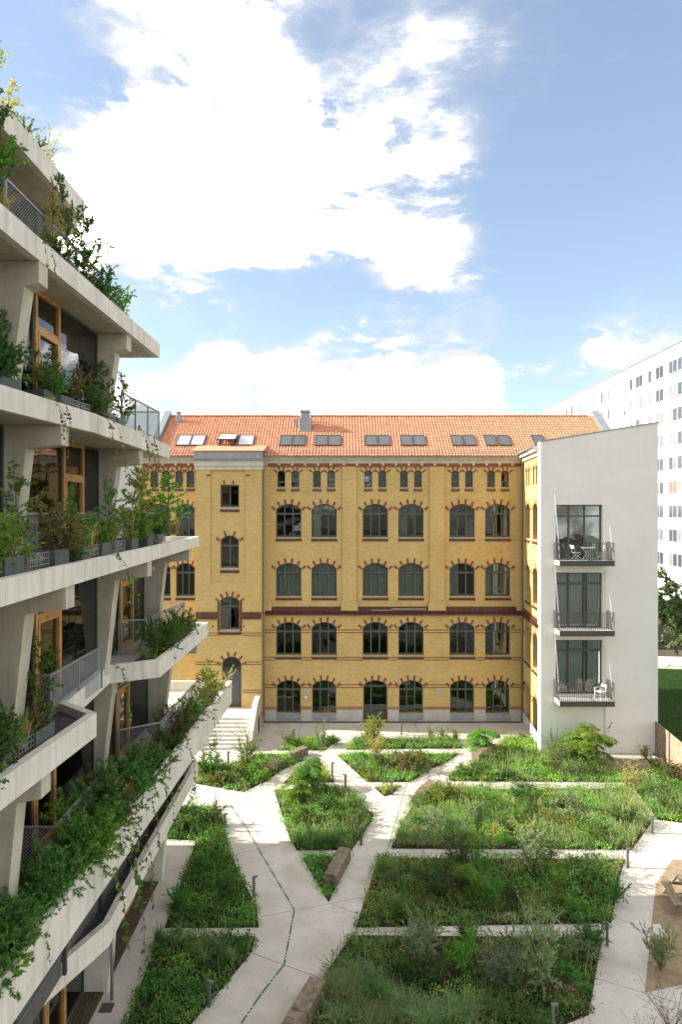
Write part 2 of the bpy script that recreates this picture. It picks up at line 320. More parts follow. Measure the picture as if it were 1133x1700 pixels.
# concrete plates: one big sheet split along the visible joints (plates run on under the beds)
cells = [[Vector(p) for p in ((-13.9,6,0),(17.95,6,0),(17.95,45.0,0),(-13.9,45.0,0))]]
def inside(c, p):
    s = 0
    for i in range(len(c)):
        a, b = c[i], c[(i+1) % len(c)]
        if (b.x-a.x)*(p.y-a.y)-(b.y-a.y)*(p.x-a.x) < -1e-6: return False
    return True
def cut(x0, y0, x1, y1, q=None):
    a, b = G(x0, y0), G(x1, y1); mid = G(*q) if q else (a+b)/2
    for k, c in enumerate(cells):
        if not inside(c, mid): continue
        n = Vector((-(b.y-a.y), b.x-a.x, 0)); A, B = [], []
        for i in range(len(c)):
            p, r = c[i], c[(i+1) % len(c)]; dp, dr = n.dot(p-a), n.dot(r-a)
            (A if dp >= 0 else B).append(p)
            if dp*dr < 0:
                s = p+(r-p)*(dp/(dp-dr)); A.append(s); B.append(s)
        if len(A) > 2 and len(B) > 2: cells[k] = A; cells.append(B)
        return
cut(300,1224,900,1224)                      # walkway along the brick front
for x in (500, 600, 690, 795): cut(x, 1205, x+(x-566)*.06, 1222)
cut(640,1424,560,1700, (600,1560)); cut(1040,1400,970,1690, (1010,1545))      # path edges under the beds
cut(300,1303,640,1303,(470,1303)); cut(700,1303,1050,1303,(850,1303)); cut(640,1416,1040,1419,(850,1418)); cut(620,1547,1000,1547,(800,1547))
for x in (700, 790, 880, 960): cut(x, 1411, x+1, 1425)
for x in (640, 713, 790, 935): cut(x, 1540, x+2, 1556)
cut(390,1418.5,481,1397); cut(431,1522,548,1500); cut(548,1500,600,1519,(575,1509)); cut(419.4,1582.5,523,1620.6)
cut(371,1340,436,1303,(400,1323))
cut(1031,1446,1090.6,1468.4); cut(1012,1521,1082,1542.5); cut(1000,1627,1072,1648.5); cut(1078,1383,1133,1384)
cut(1072,1648.5,1115,1700,(1090,1672)); cut(649,1318,738,1268,(700,1290)); cut(590,1240,556,1256)
def inset(c, d):
    out = []; n = len(c)
    for i in range(n):
        a, b, e = c[i-1], c[i], c[(i+1) % n]; u = (b-a).normalized(); v = (e-b).normalized()
        n1 = Vector((-u.y,u.x,0)); n2 = Vector((-v.y,v.x,0)); m_ = n1+n2
        out.append(b+m_*(d/max(.35, 1+n1.dot(n2)))*1.0)
    return out
paving = empty('courtyard_paving', kind='structure')
for c in cells:
    u = []
    for p in c:
        if not u or (p-u[-1]).length > .06: u.append(p)
    if (u[0]-u[-1]).length < .06: u.pop()
    if len(u) < 3: continue
    MB().prism(inset(u, .013), (0,0,-.028)).build('paving_plate', PAVE, paving)

# planting beds (outline of the soil, surveyed from the picture onto the ground)
BEDS = {
 'L1': [(320,1339),(366,1345),(383,1417),(398,1451),(426,1506),(430,1540),(273,1541),(326,1396),(262,1392),(280,1345)],
 'L2': [(262,1557),(424,1555),(419,1580),(379,1629),(318,1700),(290,1730),(200,1730)],
 'M1': [(455.5,1312),(578,1309),(621,1354),(610,1375),(584.5,1411),(493.5,1412),(481,1392)],
 'M2': [(502,1424),(583,1422),(546,1498)],
 'T1': [(325,1301),(405,1315),(442,1297),(470,1278),(505,1262),(479,1253),(428,1252),(380,1270),(322,1265)],
 'T3': [(470,1301),(556,1299),(530,1264),(506,1266)],
 'T2': [(458,1246),(540,1245),(562,1227),(520,1224),(480,1234)],
 'C1': [(575,1244.5),(768,1242.5),(760,1226),(592,1228)],
 'C2': [(560.5,1254),(764,1251),(739,1267),(712,1279),(682,1298.5),(610,1298.5)],
 'C3': [(622,1307.5),(667,1304.5),(652,1318),(638.5,1322.5)],
 'R1': [(846,1224),(885,1224),(902,1249),(938,1256),(992,1262),(1008,1278),(1048,1280),(1042,1299),(748,1297),(745,1288),(790,1264),(820,1243)],
 'R2': [(1046,1300),(1052,1282),(1112,1278),(1190,1360),(1133,1366),(1094,1361)],
 'B1': [(704,1311),(1041,1309),(1086,1361),(1050,1411),(649.5,1409),(670,1361)],
 'B2': [(629,1424.5),(1039,1427),(1030,1455),(1016,1533),(591,1540)],
 'B3': [(584,1553),(1000,1557),(979,1685),(930,1705),(900,1740),(505,1740),(540,1617)],
}
BED_WORDS = {'L1': 'long bed beside the concrete terraces', 'L2': 'lower bed beside the concrete terraces', 'M1': 'island bed in the fork of the paths', 'M2': 'small triangular bed behind the log bench', 'T1': 'bed below the stairs',
 'T2': 'small bed against the brick front', 'T3': 'narrow bed between two path arms', 'C1': 'strip bed along the front walkway', 'C2': 'wedge bed in the middle of the court', 'C3': 'tiny triangular bed', 'R1': 'bed at the foot of the white wall',
 'R2': 'bed along the timber fence', 'B1': 'large sunlit bed', 'B2': 'shaded bed behind the sunlit one', 'B3': 'shaded bed nearest the viewer'}
def sub_edges(poly, step=.25):
    out = []
    for i in range(len(poly)):
        a, b = poly[i], poly[(i+1) % len(poly)]; k = max(1, int((b-a).length/step))
        out += [a+(b-a)*(j/k) for j in range(k)]
    return out
BEDW = {}
for k, pts in BEDS.items():
    P3 = poly_px(pts); BEDW[k] = P3
    mb = MB(); mb.prism([Vector((p.x, p.y, .016)) for p in P3], (0,0,-.012))
    mb.build('planting_bed', SOIL, kind='structure')
sand = poly_px([(992,1259),(1100,1259),(1114,1278),(1052,1281),(1008,1277)])
MB().prism([Vector((p.x,p.y,.014)) for p in sand], (0,0,-.01)).build('sandy_bed', SAND, kind='structure')
dirt = poly_px([(1117,1428),(1175,1428),(1175,1626),(1072,1648),(1082,1542),(1090,1468),(1106,1445)])
MB().prism([Vector((p.x,p.y,.014)) for p in dirt], (0,0,-.01)).build('picnic_dirt', SAND, kind='structure')

# painted green dash-dot line on the path
gl = MB(); pts = [G(*p) for p in [(383,1337),(411,1377),(430,1411),(489,1510.5),(472,1601.6),(434,1650),(400,1700),(380,1730)]]
for a, b in zip(pts[:-1], pts[1:]):
    d = (b-a); L_ = d.length; d.normalize(); n = Vector((-d.y,d.x,0))*.028; t = .02; k = 0
    while t < L_-.05:
        ln = (.5, .08, .08)[k % 3]; e = min(t+ln, L_-.02); p, q = a+d*t, a+d*e
        gl.add([Vector((v.x,v.y,.005)) for v in (p-n, q-n, q+n, p+n)], [(0,1,2,3)]); t = e+.07; k += 1
gl.build('green_path_marking', GREENP, kind='structure')
ck = MB(); random.seed(5)                            # faint chalk scribble on the path (illegible)
for i in range(7):
    y0 = 1475+i*5.4; x0 = 1038-i*.9
    a = [G(x0+random.uniform(-4,4), y0+random.uniform(-2,2)) for _ in range(4)]
    for p, q in zip(a[:-1], a[1:]):
        d = (q-p).normalized(); n = Vector((-d.y,d.x,0))*.012
        ck.add([Vector((v.x,v.y,.005)) for v in (p-n,q-n,q+n,p+n)], [(0,1,2,3)])
ck.build('chalk_marking', CHALK, kind='structure')

# lawn, far path behind the white wing
LAWN = mat('lawn_green', (.022,.055,.008), .9, .1, var=.25, scale=1.2)
sheet('lawn', [(18.6,20),(60,20),(60,56.5),(18.6,62)], -.03, LAWN, kind='structure')
sheet('far_path', [(18.6,62),(60,56.5),(60,62),(18.6,67.5)], -.02, PAVE, kind='structure')

# ================================================================== yellow brick factory building
DF = 45.33
def xf(px, d=DF): return (px-CX)*d/FPX
def zf(py, d=DF): return CH-(py-CY)*d/FPX
brick = empty('brick_factory_building', (0, DF, 0), label='long yellow brick factory building with red arches and tiled roof', cat='building')
def bp(mb, name, m, smooth=False, **t):                 # part in world coordinates under the building's empty
    o = mb.build(name, m, brick, smooth=smooth, **t); o.location = (0, -DF, 0); return o
def arch_pts(w, h, rise, n=8):                          # local outline, bottom centre origin, (u, z)
    r = (w*w/4+rise*rise)/(2*rise); a = math.asin(w/2/r); zc = h-r
    return [(-w/2,0),(w/2,0)]+[(r*math.sin(a-2*a*i/n), zc+r*math.cos(a-2*a*i/n)) for i in range(n+1)]
def wall_mesh(mb, outer, holes, mp, depth, m=0, mr=None):
    loops = [[Vector((u,z,0)) for u, z in outer]]+[[Vector((u,z,0)) for u, z in h] for h in holes]
    flat = [p for l in loops for p in l]
    tris = tessellate_polygon(loops)
    mb.add([mp(p.x, p.y, 0) for p in flat], [tuple(t) for t in tris], m)
    for h in holes:
        n = len(h); mb.add([mp(u,z,0) for u, z in h]+[mp(u,z,depth) for u, z in h], [(i,(i+1) % n,n+(i+1) % n,n+i) for i in range(n)], m if mr is None else mr)
BW, BH, BR = 1.68, 2.22, .36
XC = [(458.6+500.3)/2, (517.3+559.6)/2, (602.6+644.6)/2, (662+704)/2, (747+789)/2, (806.5+848)/2]
ROWS = [(1184.5, 1.60), (1088, BW), (990, BW), (892, BW)]
SX = [467.1, 490.5, 526.5, 550, 611.7, 635.2, 671.2, 694.5, 756.5, 779.5, 816.1, 839.3]
SXL = [255.8, 275, 297.3, 316]
def hole(xc, zb, w, h, r): return [(xc+u, zb+z) for u, z in arch_pts(w, h, r)]
# --- shared meshes for windows (local: x across, z up, y depth; origin at sill centre)
def clip_pane(x0, x1, z0, w, h, rise, n=6):
    r = (w*w/4+rise*rise)/(2*rise); zc = h-r
    return [(x0,z0),(x1,z0)]+[(x1+(x0-x1)*i/n, zc+math.sqrt(r*r-(x1+(x0-x1)*i/n)**2)) for i in range(n+1)]
def frame_mesh(w, h, rise, vs, tz, ft=.07, name='window_frame', door=False):
    mb = MB(); o = arch_pts(w, h, rise); i_ = []
    for u, z in o:
        cu, cz = 0, h*.5; i_.append((u-math.copysign(ft,u) if abs(u) > .01 else u, max(ft, z-ft) if z > h*.4 else ft))
    n = len(o); f = [(a, 0, b) for a, b in o]+[(a, 0, b) for a, b in i_]; bk = [(a, .08, b) for a, b in o]+[(a, .08, b) for a, b in i_]
    mb.add(f+bk, [(k,(k+1) % n,n+(k+1) % n,n+k) for k in range(n)]+[(n+k,n+(k+1) % n,3*n+(k+1) % n,3*n+k) for k in range(n)]+[(2*n+k,3*n+k,3*n+(k+1) % n,2*n+(k+1) % n) for k in range(n)])
    for x in vs: mb.box((x-.045,.004,ft), (x+.045,.076,h-ft*1.2-(rise*(2*x/w)**2)))
    mb.box((-w/2+ft,-.012,tz-.06), (w/2-ft,.07,tz+.06))
    for a, b in zip([-w/2+ft]+[v+.045 for v in vs], [v-.045 for v in vs]+[w/2-ft]):      # sash rails
        mb.box((a,-.006,ft), (b,.05,ft+.05))
    return mb.mesh(name, DARKFR)
def pane_meshes(w, h, rise, vs, tz, ft=.07):
    out = []; xs = [-w/2+ft]+list(vs)+[w/2-ft]
    for a, b in zip(xs[:-1], xs[1:]):
        out.append(MB().prism([(a,.035,ft),(b,.035,ft),(b,.035,tz),(a,.035,tz)], (0,.012,0)).mesh('pane', GLASS))
        q = clip_pane(a, b, tz, w-2*ft, h-ft, rise); out.append(MB().prism([(u,.035,z) for u, z in q], (0,.012,0)).mesh('pane', GLASS))
    return out
def voussoirs(w, h, rise, n=6, ln=.32, tw=.072):
    mb = MB(); r = (w*w/4+rise*rise)/(2*rise); a = math.asin(w/2/r)*1.07; zc = h-r
    for i in range(n):
        t = -a+2*a*i/(n-1)
        for o in (-.5, .5):
            u = Vector((math.sin(t),0,math.cos(t))); s = Vector((math.cos(t),0,-math.sin(t))); c = Vector((0,-.012-.004*((i+o > 2)),zc))+s*(tw+.008)*o*1.0
            q = [c+u*(r+.01)-s*tw/2, c+u*(r+.01)+s*tw/2, c+u*(r+ln)+s*tw*.58, c+u*(r+ln)-s*tw*.58]
            mb.prism(q, (0,.05,0))
    return mb.mesh('red_voussoirs', REDBR)
def brick_sill(w, n=14):
    mb = MB(); mb.box((-w/2-.03,-.06,-.26), (w/2+.03,.1,-.20)); mb.box((-w/2-.03,-.02,-.2), (w/2+.03,.1,-.09))
    for i in range(n):
        x = -w/2+(i+.5)*w/n; mb.prism([(x-w/n*.45,-.03,-.1),(x+w/n*.45,-.03,-.1),(x,-.07,-.1)], (0,0,-.1))
    return mb.mesh('brick_sill', GLAZED)
def metal_sill(w, drop=.09, out=.07):
    return MB().prism([(-w/2+.01,.14,.0),(-w/2+.01,.14,-.02),(-w/2+.01,-out,-drop-.02),(-w/2+.01,-out,-drop)], (w-.02,0,0)).mesh('sill', ZINCSILL)
V3 = (-.28, .28)
M_FR = frame_mesh(BW, BH, BR, V3, 1.56); M_PN = pane_meshes(BW, BH, BR, V3, 1.56); M_VO = voussoirs(BW, BH, BR); M_BS = brick_sill(BW); M_MS = metal_sill(BW); M_MS0 = MB().prism([(-BW/2+.01,.14,.0),(-BW/2+.01,.14,-.03),(-BW/2+.01,-.05,-.36),(-BW/2+.01,-.13,-.36),(-BW/2+.01,-.055,-.02)], (BW-.02,0,0)).mesh('sill', ZINCSILL)
M_SF = frame_mesh(.52, 1.12, .12, (), .36, .05); M_SP = pane_meshes(.52, 1.12, .12, (), .36, .05); M_SV = voussoirs(.52, 1.12, .12, 4, .3, .05); M_SB = brick_sill(.52, 5); M_SM = metal_sill(.52, .14)
MBDARK = MB()
def place(par, mesh, name, loc, rz=0, scale=None): return link(name, mesh, par, loc, rz, scale)
wr = random.Random(8)
def win(xc, zb, y, par, big=True, sillm=None, bs=True, arch=True, rz=0, scale=None, sub=True):
    fr = link('window', M_FR if big else M_SF, par, (xc, y+.2-DF, zb), rz, scale)
    for p in (M_PN if big else M_SP):
        q = link('pane', p, fr); q.rotation_euler = (wr.uniform(-.008,.008),0,wr.uniform(-.008,.008))
    place(fr, sillm or (M_MS if big else M_SM), 'sill', (0,-.2,0))
    if bs: place(fr, M_BS if big else M_SB, 'brick_sill', (0,-.2,0))
    if arch: place(fr, M_VO if big else M_SV, 'brick_arch', (0,-.2,0))
    return fr
def curtain_mesh(w, h, n, amp=.05, name='curtain', m=None):
    mb = MB(); k = n*6; vs = []
    for i in range(k+1):
        x = -w/2+w*i/k; y = amp*math.sin(i/k*n*2*math.pi); vs += [(x,y,0),(x,y,h)]
    mb.add(vs, [(2*i,2*i+2,2*i+3,2*i+1) for i in range(k)]); return mb.mesh(name, m or CURTAIN, smooth=True)
CUR_FULL = curtain_mesh(1.6, 2.1, 11); CUR_HALF = curtain_mesh(.62, 2.1, 5)
holes = []; DOORCOL = 2
for ri, (py, w) in enumerate(ROWS):
    for ci, px in enumerate(XC):
        zb = zf(py)
        if ri == 0 and ci == DOORCOL: zb = .06; holes.append(hole(xf(px), zb, 1.60, zf(1129)-zb, BR*.95)); continue
        holes.append(hole(xf(px), zb, w, BH, BR))
        f = win(xf(px), zb, DF, brick, sillm=M_MS0 if ri == 0 else None, bs=ri > 0, scale=(w/BW,1,1) if ri == 0 else None)
        if ri == 2: link('curtain', CUR_FULL, f, (0,.35,.05)) if ci != 4 else (link('curtain', CUR_HALF, f, (-.5,.35,.05)))
        if ri == 3 and ci == 5 or ri == 1 and ci == 5: link('curtain', CUR_HALF, f, (.55,.4,.05), scale=(.5,1,1))
        if ri == 3 and ci in (1,3): link('curtain', CUR_HALF, f, (-.45,.45,.05), scale=(.8,1,1))
for px in SX+SXL:
    holes.append(hole(xf(px), zf(809), .52, 1.12, .12)); win(xf(px), zf(809), DF, brick, big=False)
for px in (307.5, 262):
    for py in (990, 892): holes.append(hole(xf(px), zf(py), BW*.75 if px > 300 else BW, BH, BR*.8)); win(xf(px), zf(py), DF, brick, scale=(.75 if px > 300 else 1,1,1))
# glazed door in the third bay
dr = MB(); hd = zf(1129)-.06; fm = frame_mesh(1.60, hd, BR*.95, (-.28,), 2.25); d_ = link('door', fm, brick, (xf(XC[2]), .2, .06))
for p in pane_meshes(1.60, hd, BR*.95, (-.28,), 2.25): link('pane', p, d_)
MB().tube([(.62,-.03,1.0),(.62,-.06,1.0),(.5,-.06,1.0)], .012).build('handle', STEEL, d_)
MB().prism([(-.72,.02,.08),(.72,.02,.08),(.72,.02,.55),(-.72,.02,.55)], (0,.03,0)).build('kick_panel', DARKFR, d_)
link('brick_arch', voussoirs(1.60, hd, BR*.95), d_, (0,-.2,0))
wl = MB(); ZT = zf(757)
wall_mesh(wl, [(xf(237),0),(xf(870),0),(xf(870),ZT),(xf(237),ZT)], holes, lambda u, z, d: (u, DF+d, z), .3)
wl.box((xf(237),DF+.3,0), (xf(237)+.3,DF+9,ZT))
bp(wl, 'wall', YELLOW)
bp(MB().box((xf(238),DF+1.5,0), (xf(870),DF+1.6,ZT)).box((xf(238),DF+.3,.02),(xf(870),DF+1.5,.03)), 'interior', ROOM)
JOINTGREY = mat('old_mortar', (.34,.31,.26), .9, .1, var=.25, scale=6)
PLAQUE = mat('enamel_plaque', (.5,.49,.46), .5, .4)
# pilasters with stone-coped feet
for a, b in ((437,449), (569,592), (714,738), (860,868)):
    p = MB().box((xf(a),DF-.13,zf(1012)), (xf(b),DF+.05,zf(775)))
    p.box((xf(a)-.1,DF-.2,zf(1013)), (xf(b)+.1,DF-.131,zf(999)))
    bp(p, 'pilaster', YELLOW)
# red string courses and double lines
st = MB(); x0, x1 = xf(437), xf(868)
st.box((x0,DF-.17,zf(1021)), (x1,DF+.05,zf(1019))); st.box((x0,DF-.10,zf(1019)), (x1,DF+.05,zf(1014.5)))
n = 110
for i in range(n):
    x = x0+(i+.5)*(x1-x0)/n; st.prism([(x-.07,DF-.101,zf(1018.9)),(x+.07,DF-.101,zf(1018.9)),(x,DF-.17,zf(1018.9))], (0,0,.16))
for a, b in ((449,569),(592,714),(738,860)):
    for k in range(4): st.box((xf(a)+.11,DF-.17+.035*k,zf(1014.4-1.9*k)), (xf(b)-.11,DF+.05,zf(1012.7-1.9*k)))
bp(st, 'string_course', GLAZED)
ln = MB()
for py, wr in ((1045.8,1),(1050.2,1),(1091.5,1),(1095.6,1),(1137,0),(1141.5,0),(1174,0),(1177,0)):
    w = (ROWS[1][1] if wr else 1.6)/2+(.02 if py not in (1091.5,1095.6) else .06); e = [x0]
    for px in XC: e += [xf(px)-w, xf(px)+w]
    e.append(x1)
    for a, b in zip(e[::2], e[1::2]): bp(MB().box((a,DF-.012,zf(py)-.03), (b,DF+.02,zf(py)+.03)), 'red_brick_line', REDBR)
pl = MB(); e = [xf(437)]
for px in XC: e += [xf(px)-.84, xf(px)+.84]
e.append(xf(868))
for a, b in zip(e[::2], e[1::2]): bp(MB().box((a,DF-.05,0), (b,DF+.05,zf(1178))), 'plinth', PLINTH)
for i, px in enumerate(XC):
    if i != DOORCOL: bp(MB().box((xf(px)-.838,DF-.047,0), (xf(px)+.838,DF+.05,zf(1185.5))), 'plinth', PLINTH)
# cornice and gutter
cn = MB(); xl, xr = xf(237), xf(870)
bp(MB().box((xl,DF-.10,zf(775)), (xr,DF+.05,zf(769.5))), 'red_frieze', REDBR)
cn.box((xl,DF-.16,zf(769.4)), (xr,DF+.1,zf(766.5))); cn.prism([(xl,DF-.16,zf(766.5)),(xl,DF-.46,zf(761)),(xl,DF-.46,zf(758.5)),(xl,DF+.1,zf(758.5)),(xl,DF+.1,zf(766.5))], (xr-xl,0,0))
bp(cn, 'cornice', STONE)
for i in range(int((xr-xl)/.86)): bp(MB().box((xl+.4+i*.86,DF-.14,zf(773)), (xl+.56+i*.86,DF+.04,zf(769.2))), 'corbel_block', STONE)
def half_gutter(mb, a, b, r=.085):
    a, b = Vector(a), Vector(b); d = (b-a).normalized(); s = Vector((-d.y,d.x,0)); n = 8; vs = []
    for p in (a, b):
        for i in range(n+1):
            t = math.pi*i/n; vs.append(p+s*math.cos(t)*r-Vector((0,0,1))*math.sin(t)*r)
        for i in range(n+1):
            t = math.pi*i/n; vs.append(p+s*math.cos(t)*(r-.012)-Vector((0,0,1))*math.sin(t)*(r-.012))
    m_ = n+1; mb.add(vs, [(i,i+1,2*m_+i+1,2*m_+i) for i in range(n)]+[(m_+i,m_+i+1,3*m_+i+1,3*m_+i) for i in range(n)]+[(0,m_,3*m_,2*m_),(n,m_+n,3*m_+n,2*m_+n)])
EY, EZ, RY, RZ = DF-.42, zf(757.5), 49.5, 20.82            # eaves and ridge
gt = MB(); half_gutter(gt, (xf(436),EY-.08,EZ-.02), (xf(863),EY-.08,EZ-.02)); half_gutter(gt, (xl,EY-.08,EZ-.02), (xf(327),EY-.08,EZ-.02)); bp(gt, 'gutter', ZINC)
dp = MB(); xx = xf(437.5)+.07; dp.tube([(xx,EY-.08,EZ-.1),(xx,EY-.08,EZ-.35),(xx,DF-.28,EZ-.75),(xx,DF-.28,zf(1013)),(xx+.03,DF-.38,zf(1019)),(xx,DF-.28,zf(1027)),(xx,DF-.28,.05)], .055, 8)
bp(dp, 'downpipe', STEEL, True)
dp = MB(); xx = xf(865.5); dp.tube([(xx,EY-.08,EZ-.1),(xx,EY-.06,EZ-.4),(xx,DF-.3,EZ-.8),(xx,DF-.3,.05)], .06, 8); bp(dp, 'downpipe', ZINC, True)
# stucco patches where bricks were repaired
for a, b, c, d in ((618,652,1013.2,1011.6),(650,708,1012,1009.4)):
    bp(MB().box((xf(a),DF-.176,zf(c)), (xf(b),DF-.05,zf(d))), 'mortar_patch', JOINTGREY)

# ---- roof
RX0, RX1 = -12.35, 18.2; SL = Vector((0, RY-EY, RZ-EZ)); SLn = SL.length; SLd = SL.normalized(); RN = Vector((0,-SLd.z,SLd.y))
def roofp(x, s, h=0): return Vector((x, EY, EZ))+SLd*s+RN*h
def roof_px(px, py):                                      # point of the roof plane behind a picture point
    d = Vector((px-CX, FPX, CY-py)); o = Vector((0,0,CH)); q = Vector((0,EY,EZ)); t = (q-o).dot(RN)/d.dot(RN); p = o+d*t
    return p.x, (p-Vector((p.x,EY,EZ))).dot(SLd)
rf = bp(MB().add([roofp(RX0,-.05,-.02),roofp(RX1,-.05,-.02),roofp(RX1,SLn,-.02),roofp(RX0,SLn,-.02),(RX0,RY+4.5,EZ),(RX1,RY+4.5,EZ)], [(0,1,2,3),(3,2,5,4)]), 'roof', TILE)
tw, te = .205, .255; nc = int((RX1-RX0)/tw); nr = int(SLn/te)+1
prof = [(0,.018),(.18,.0),(.42,.004),(.62,.03),(.8,.05),(.95,.036),(1.04,.012)]
rng = np.random.default_rng(3); tv, tf = [], []
for r in range(nr):
    for c in range(nc):
        b = len(tv); s0 = r*te-.03+rng.normal(0,.004); s1 = min(s0+te*1.12, SLn+.01); lift = rng.normal(0,.004)
        for s, h in ((s0,.042+lift),(s1,.0)):
            for u, hh in prof: tv.append(roofp(RX0+(c+u)*tw, s, hh+h))
        for u, hh in prof: tv.append(roofp(RX0+(c+u)*tw, s0, hh+lift-.004))
        k = len(prof)
        for i in range(k-1):
            tf.append((b+i,b+i+1,b+k+i+1,b+k+i)); tf.append((b+2*k+i,b+2*k+i+1,b+i+1,b+i))
me = bpy.data.meshes.new('roof_tiles'); me.from_pydata(tv, [], tf); me.materials.append(TILE)
link('roof_tiles', me, rf, kind='stuff')
rg = MB()
for i in range(int((RX1-RX0)/.36)):
    x = RX0+i*.36; rr = [.105,.115]; pts = []
    for xx_, q in ((x,.12),(x+.39,.10)):
        for j in range(7):
            t = math.pi*j/6; pts.append((xx_, RY+math.cos(t)*q*1.1, RZ+.02+math.sin(t)*q))
    rg.add(pts, [(j,j+1,8+j,7+j) for j in range(6)]+[tuple(range(7))])
link('ridge_tiles', rg.mesh('ridge_tiles', TILE), rf, kind='stuff')
# gable parapets in zinc
for xa, xb in ((RX0-.42, RX0+.02), (RX1-.02, RX1+.5)):
    g = MB(); g.prism([(xa,EY-.1,EZ-.25),(xa,EY-.1,EZ+.35),(xa,RY,RZ+.42),(xa,RY+.6,RZ+.05),(xa,RY+.6,RZ-2)], (xb-xa,0,0)); bp(g, 'gable_parapet', ZINC)
# snow guard
sg = MB()
for h in (.12,.2): sg.tube([roofp(RX0+.3,.35,h), roofp(RX1-.3,.35,h)], .012, 5)
for i in range(34): sg.bar(roofp(RX0+.5+i*.87,.38,0), roofp(RX0+.5+i*.87,.35,.24), .025, .012)
bp(sg, 'snow_guard', STEEL)
# skylights
def skylight(px, py0, py1, wpx, pale=False, openit=False):
    x, s1 = roof_px(px, py0); _, s0 = roof_px(px, py1); w = wpx*47.2/FPX; s0 += .05
    mb = MB(); fw = .075
    def bx(a, b, c, d, h0, h1): mb.prism([roofp(a,c,h0),roofp(b,c,h0),roofp(b,d,h0),roofp(a,d,h0)], RN*(h1-h0))
    bx(x-w/2,x+w/2,s0,s0+fw,.0,.13); bx(x-w/2,x+w/2,s1-fw,s1,0,.13); bx(x-w/2,x-w/2+fw,s0+fw,s1-fw,0,.128); bx(x+w/2-fw,x+w/2,s0+fw,s1-fw,0,.128)
    mb2 = MB(); ang = .22 if openit else 0
    if openit:
        a, b, c, d = roofp(x-w/2,s0,.14+.42), roofp(x+w/2,s0,.14+.42), roofp(x+w/2,s1,.14), roofp(x-w/2,s1,.14)
        for p, q in ((a,b),(b,c),(c,d),(d,a)): mb.bar(p, q, .08, .07, up=RN)
        mb2.prism([a,b,c,d], RN*.02)
    else: mb2.prism([roofp(x-w/2+fw,s0+fw,.09),roofp(x+w/2-fw,s0+fw,.09),roofp(x+w/2-fw,s1-fw,.09),roofp(x-w/2+fw,s1-fw,.09)], RN*.02)
    o = bp(mb, 'skylight', DSTEEL); link('pane', mb2.mesh('pane', SKYGL2 if pale else SKYGL), o)
    return o
for px, w, pale in ((309,24,1),(332,24,1),(381,30,1),(411,27,1),(476,22,0),(498,22,0),(534,22,0),(556,22,0),(616,21,0),(637,21,0),(674,21,0),(695,21,0),(756,20,0),(777,20,0),(811,20,0),(834,20,0),(890,20,0)):
    skylight(px, 724.5, 742, w*.96, bool(pale), px == 381)
def roofbox(px, py, w, h, dpt, m, name, cap=True):
    x, s = roof_px(px, py); b = roofp(x, s); mb = MB(); mb.bbox((x-w/2,b.y-dpt/2,b.z-.5), (x+w/2,b.y+dpt/2,b.z+h*.55), .02); 
    mb.bbox((x-w*.36,b.y-dpt*.36,b.z+h*.55-.01), (x+w*.36,b.y+dpt*.36,b.z+h*.86), .02)
    if cap: mb.bbox((x-w*.44,b.y-dpt*.44,b.z+h*.86), (x+w*.44,b.y+dpt*.44,b.z+h), .02)
    return bp(mb, name, m)
roofbox(507, 711, .86, 1.25, .9, ZINC, 'chimney'); roofbox(297, 701, .36, .75, .4, ZINC, 'vent_stack')
for px, py, m in ((487.5,710,STEEL),(492.5,709,STEEL),(359,719,TILE),(515.5,702,STEEL)):
    x, s = roof_px(px, py); b = roofp(x, s); bp(MB().tube([b-Vector((0,0,.2)), b+Vector((0,0,.55))], .055, 8).tube([b+Vector((0,0,.55)), b+Vector((0,0,.62))], .08, 8), 'vent_pipe', m, False)
# ---- stair tower in front
DT = 44.3; xt = lambda p: xf(p, DT); zt = lambda p: zf(p, DT)
tower = MB(); TH = [[(xt(365.5),zt(842)),(xt(396.5),zt(842)),(xt(396.5),zt(804.6)),(xt(365.5),zt(804.6))], hole(xt(381),zt(943),1.19,zt(889)-zt(943),.3)]
TH2 = [hole(xt(381.5),zt(1045.5),1.27,zt(990)-zt(1045.5),.3), hole(xt(384.5),1.2,1.27,zt(1090)-1.2,.45)]
pa, pb, pc, pd = xt(349.5), xt(408), zt(967), zt(781); TX0, TX1, TZ = xt(325), xt(434), zt(766)
wall_mesh(tower, [(pa,pc),(pb,pc),(pb,pd),(pa,pd)], TH, lambda u, z, d: (u, DT+.1+d, z), .3)
wall_mesh(tower, [(TX0,0),(TX1,0),(TX1,TZ),(TX0,TZ)], [[(pa,pc),(pb,pc),(pb,pd),(pa,pd)]]+TH2, lambda u, z, d: (u, DT+d*.999, z), .1)
for h in TH2:
    n = len(h); tower.add([(u,DT+.1,z) for u, z in h]+[(u,DT+.4,z) for u, z in h], [(i,(i+1) % n,n+(i+1) % n,n+i) for i in range(n)])
tower.add([(TX0,DT,0),(TX0,DF,0),(TX0,DF,TZ),(TX0,DT,TZ)], [(0,1,2,3)]); tower.add([(TX1,DT,0),(TX1,DF+.05,0),(TX1,DF+.05,TZ),(TX1,DT,TZ)], [(0,1,2,3)])
bp(tower, 'stair_tower', YELLOW)
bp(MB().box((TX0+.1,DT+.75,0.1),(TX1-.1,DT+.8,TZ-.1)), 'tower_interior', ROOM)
tc_ = MB(); tc_.box((TX0-.06,DT-.06,zt(780)),(TX1+.06,DF,zt(774))); tc_.box((TX0-.1,DT-.12,zt(774)),(TX1+.1,DF,zt(766))); bp(tc_, 'tower_frieze', STONE)
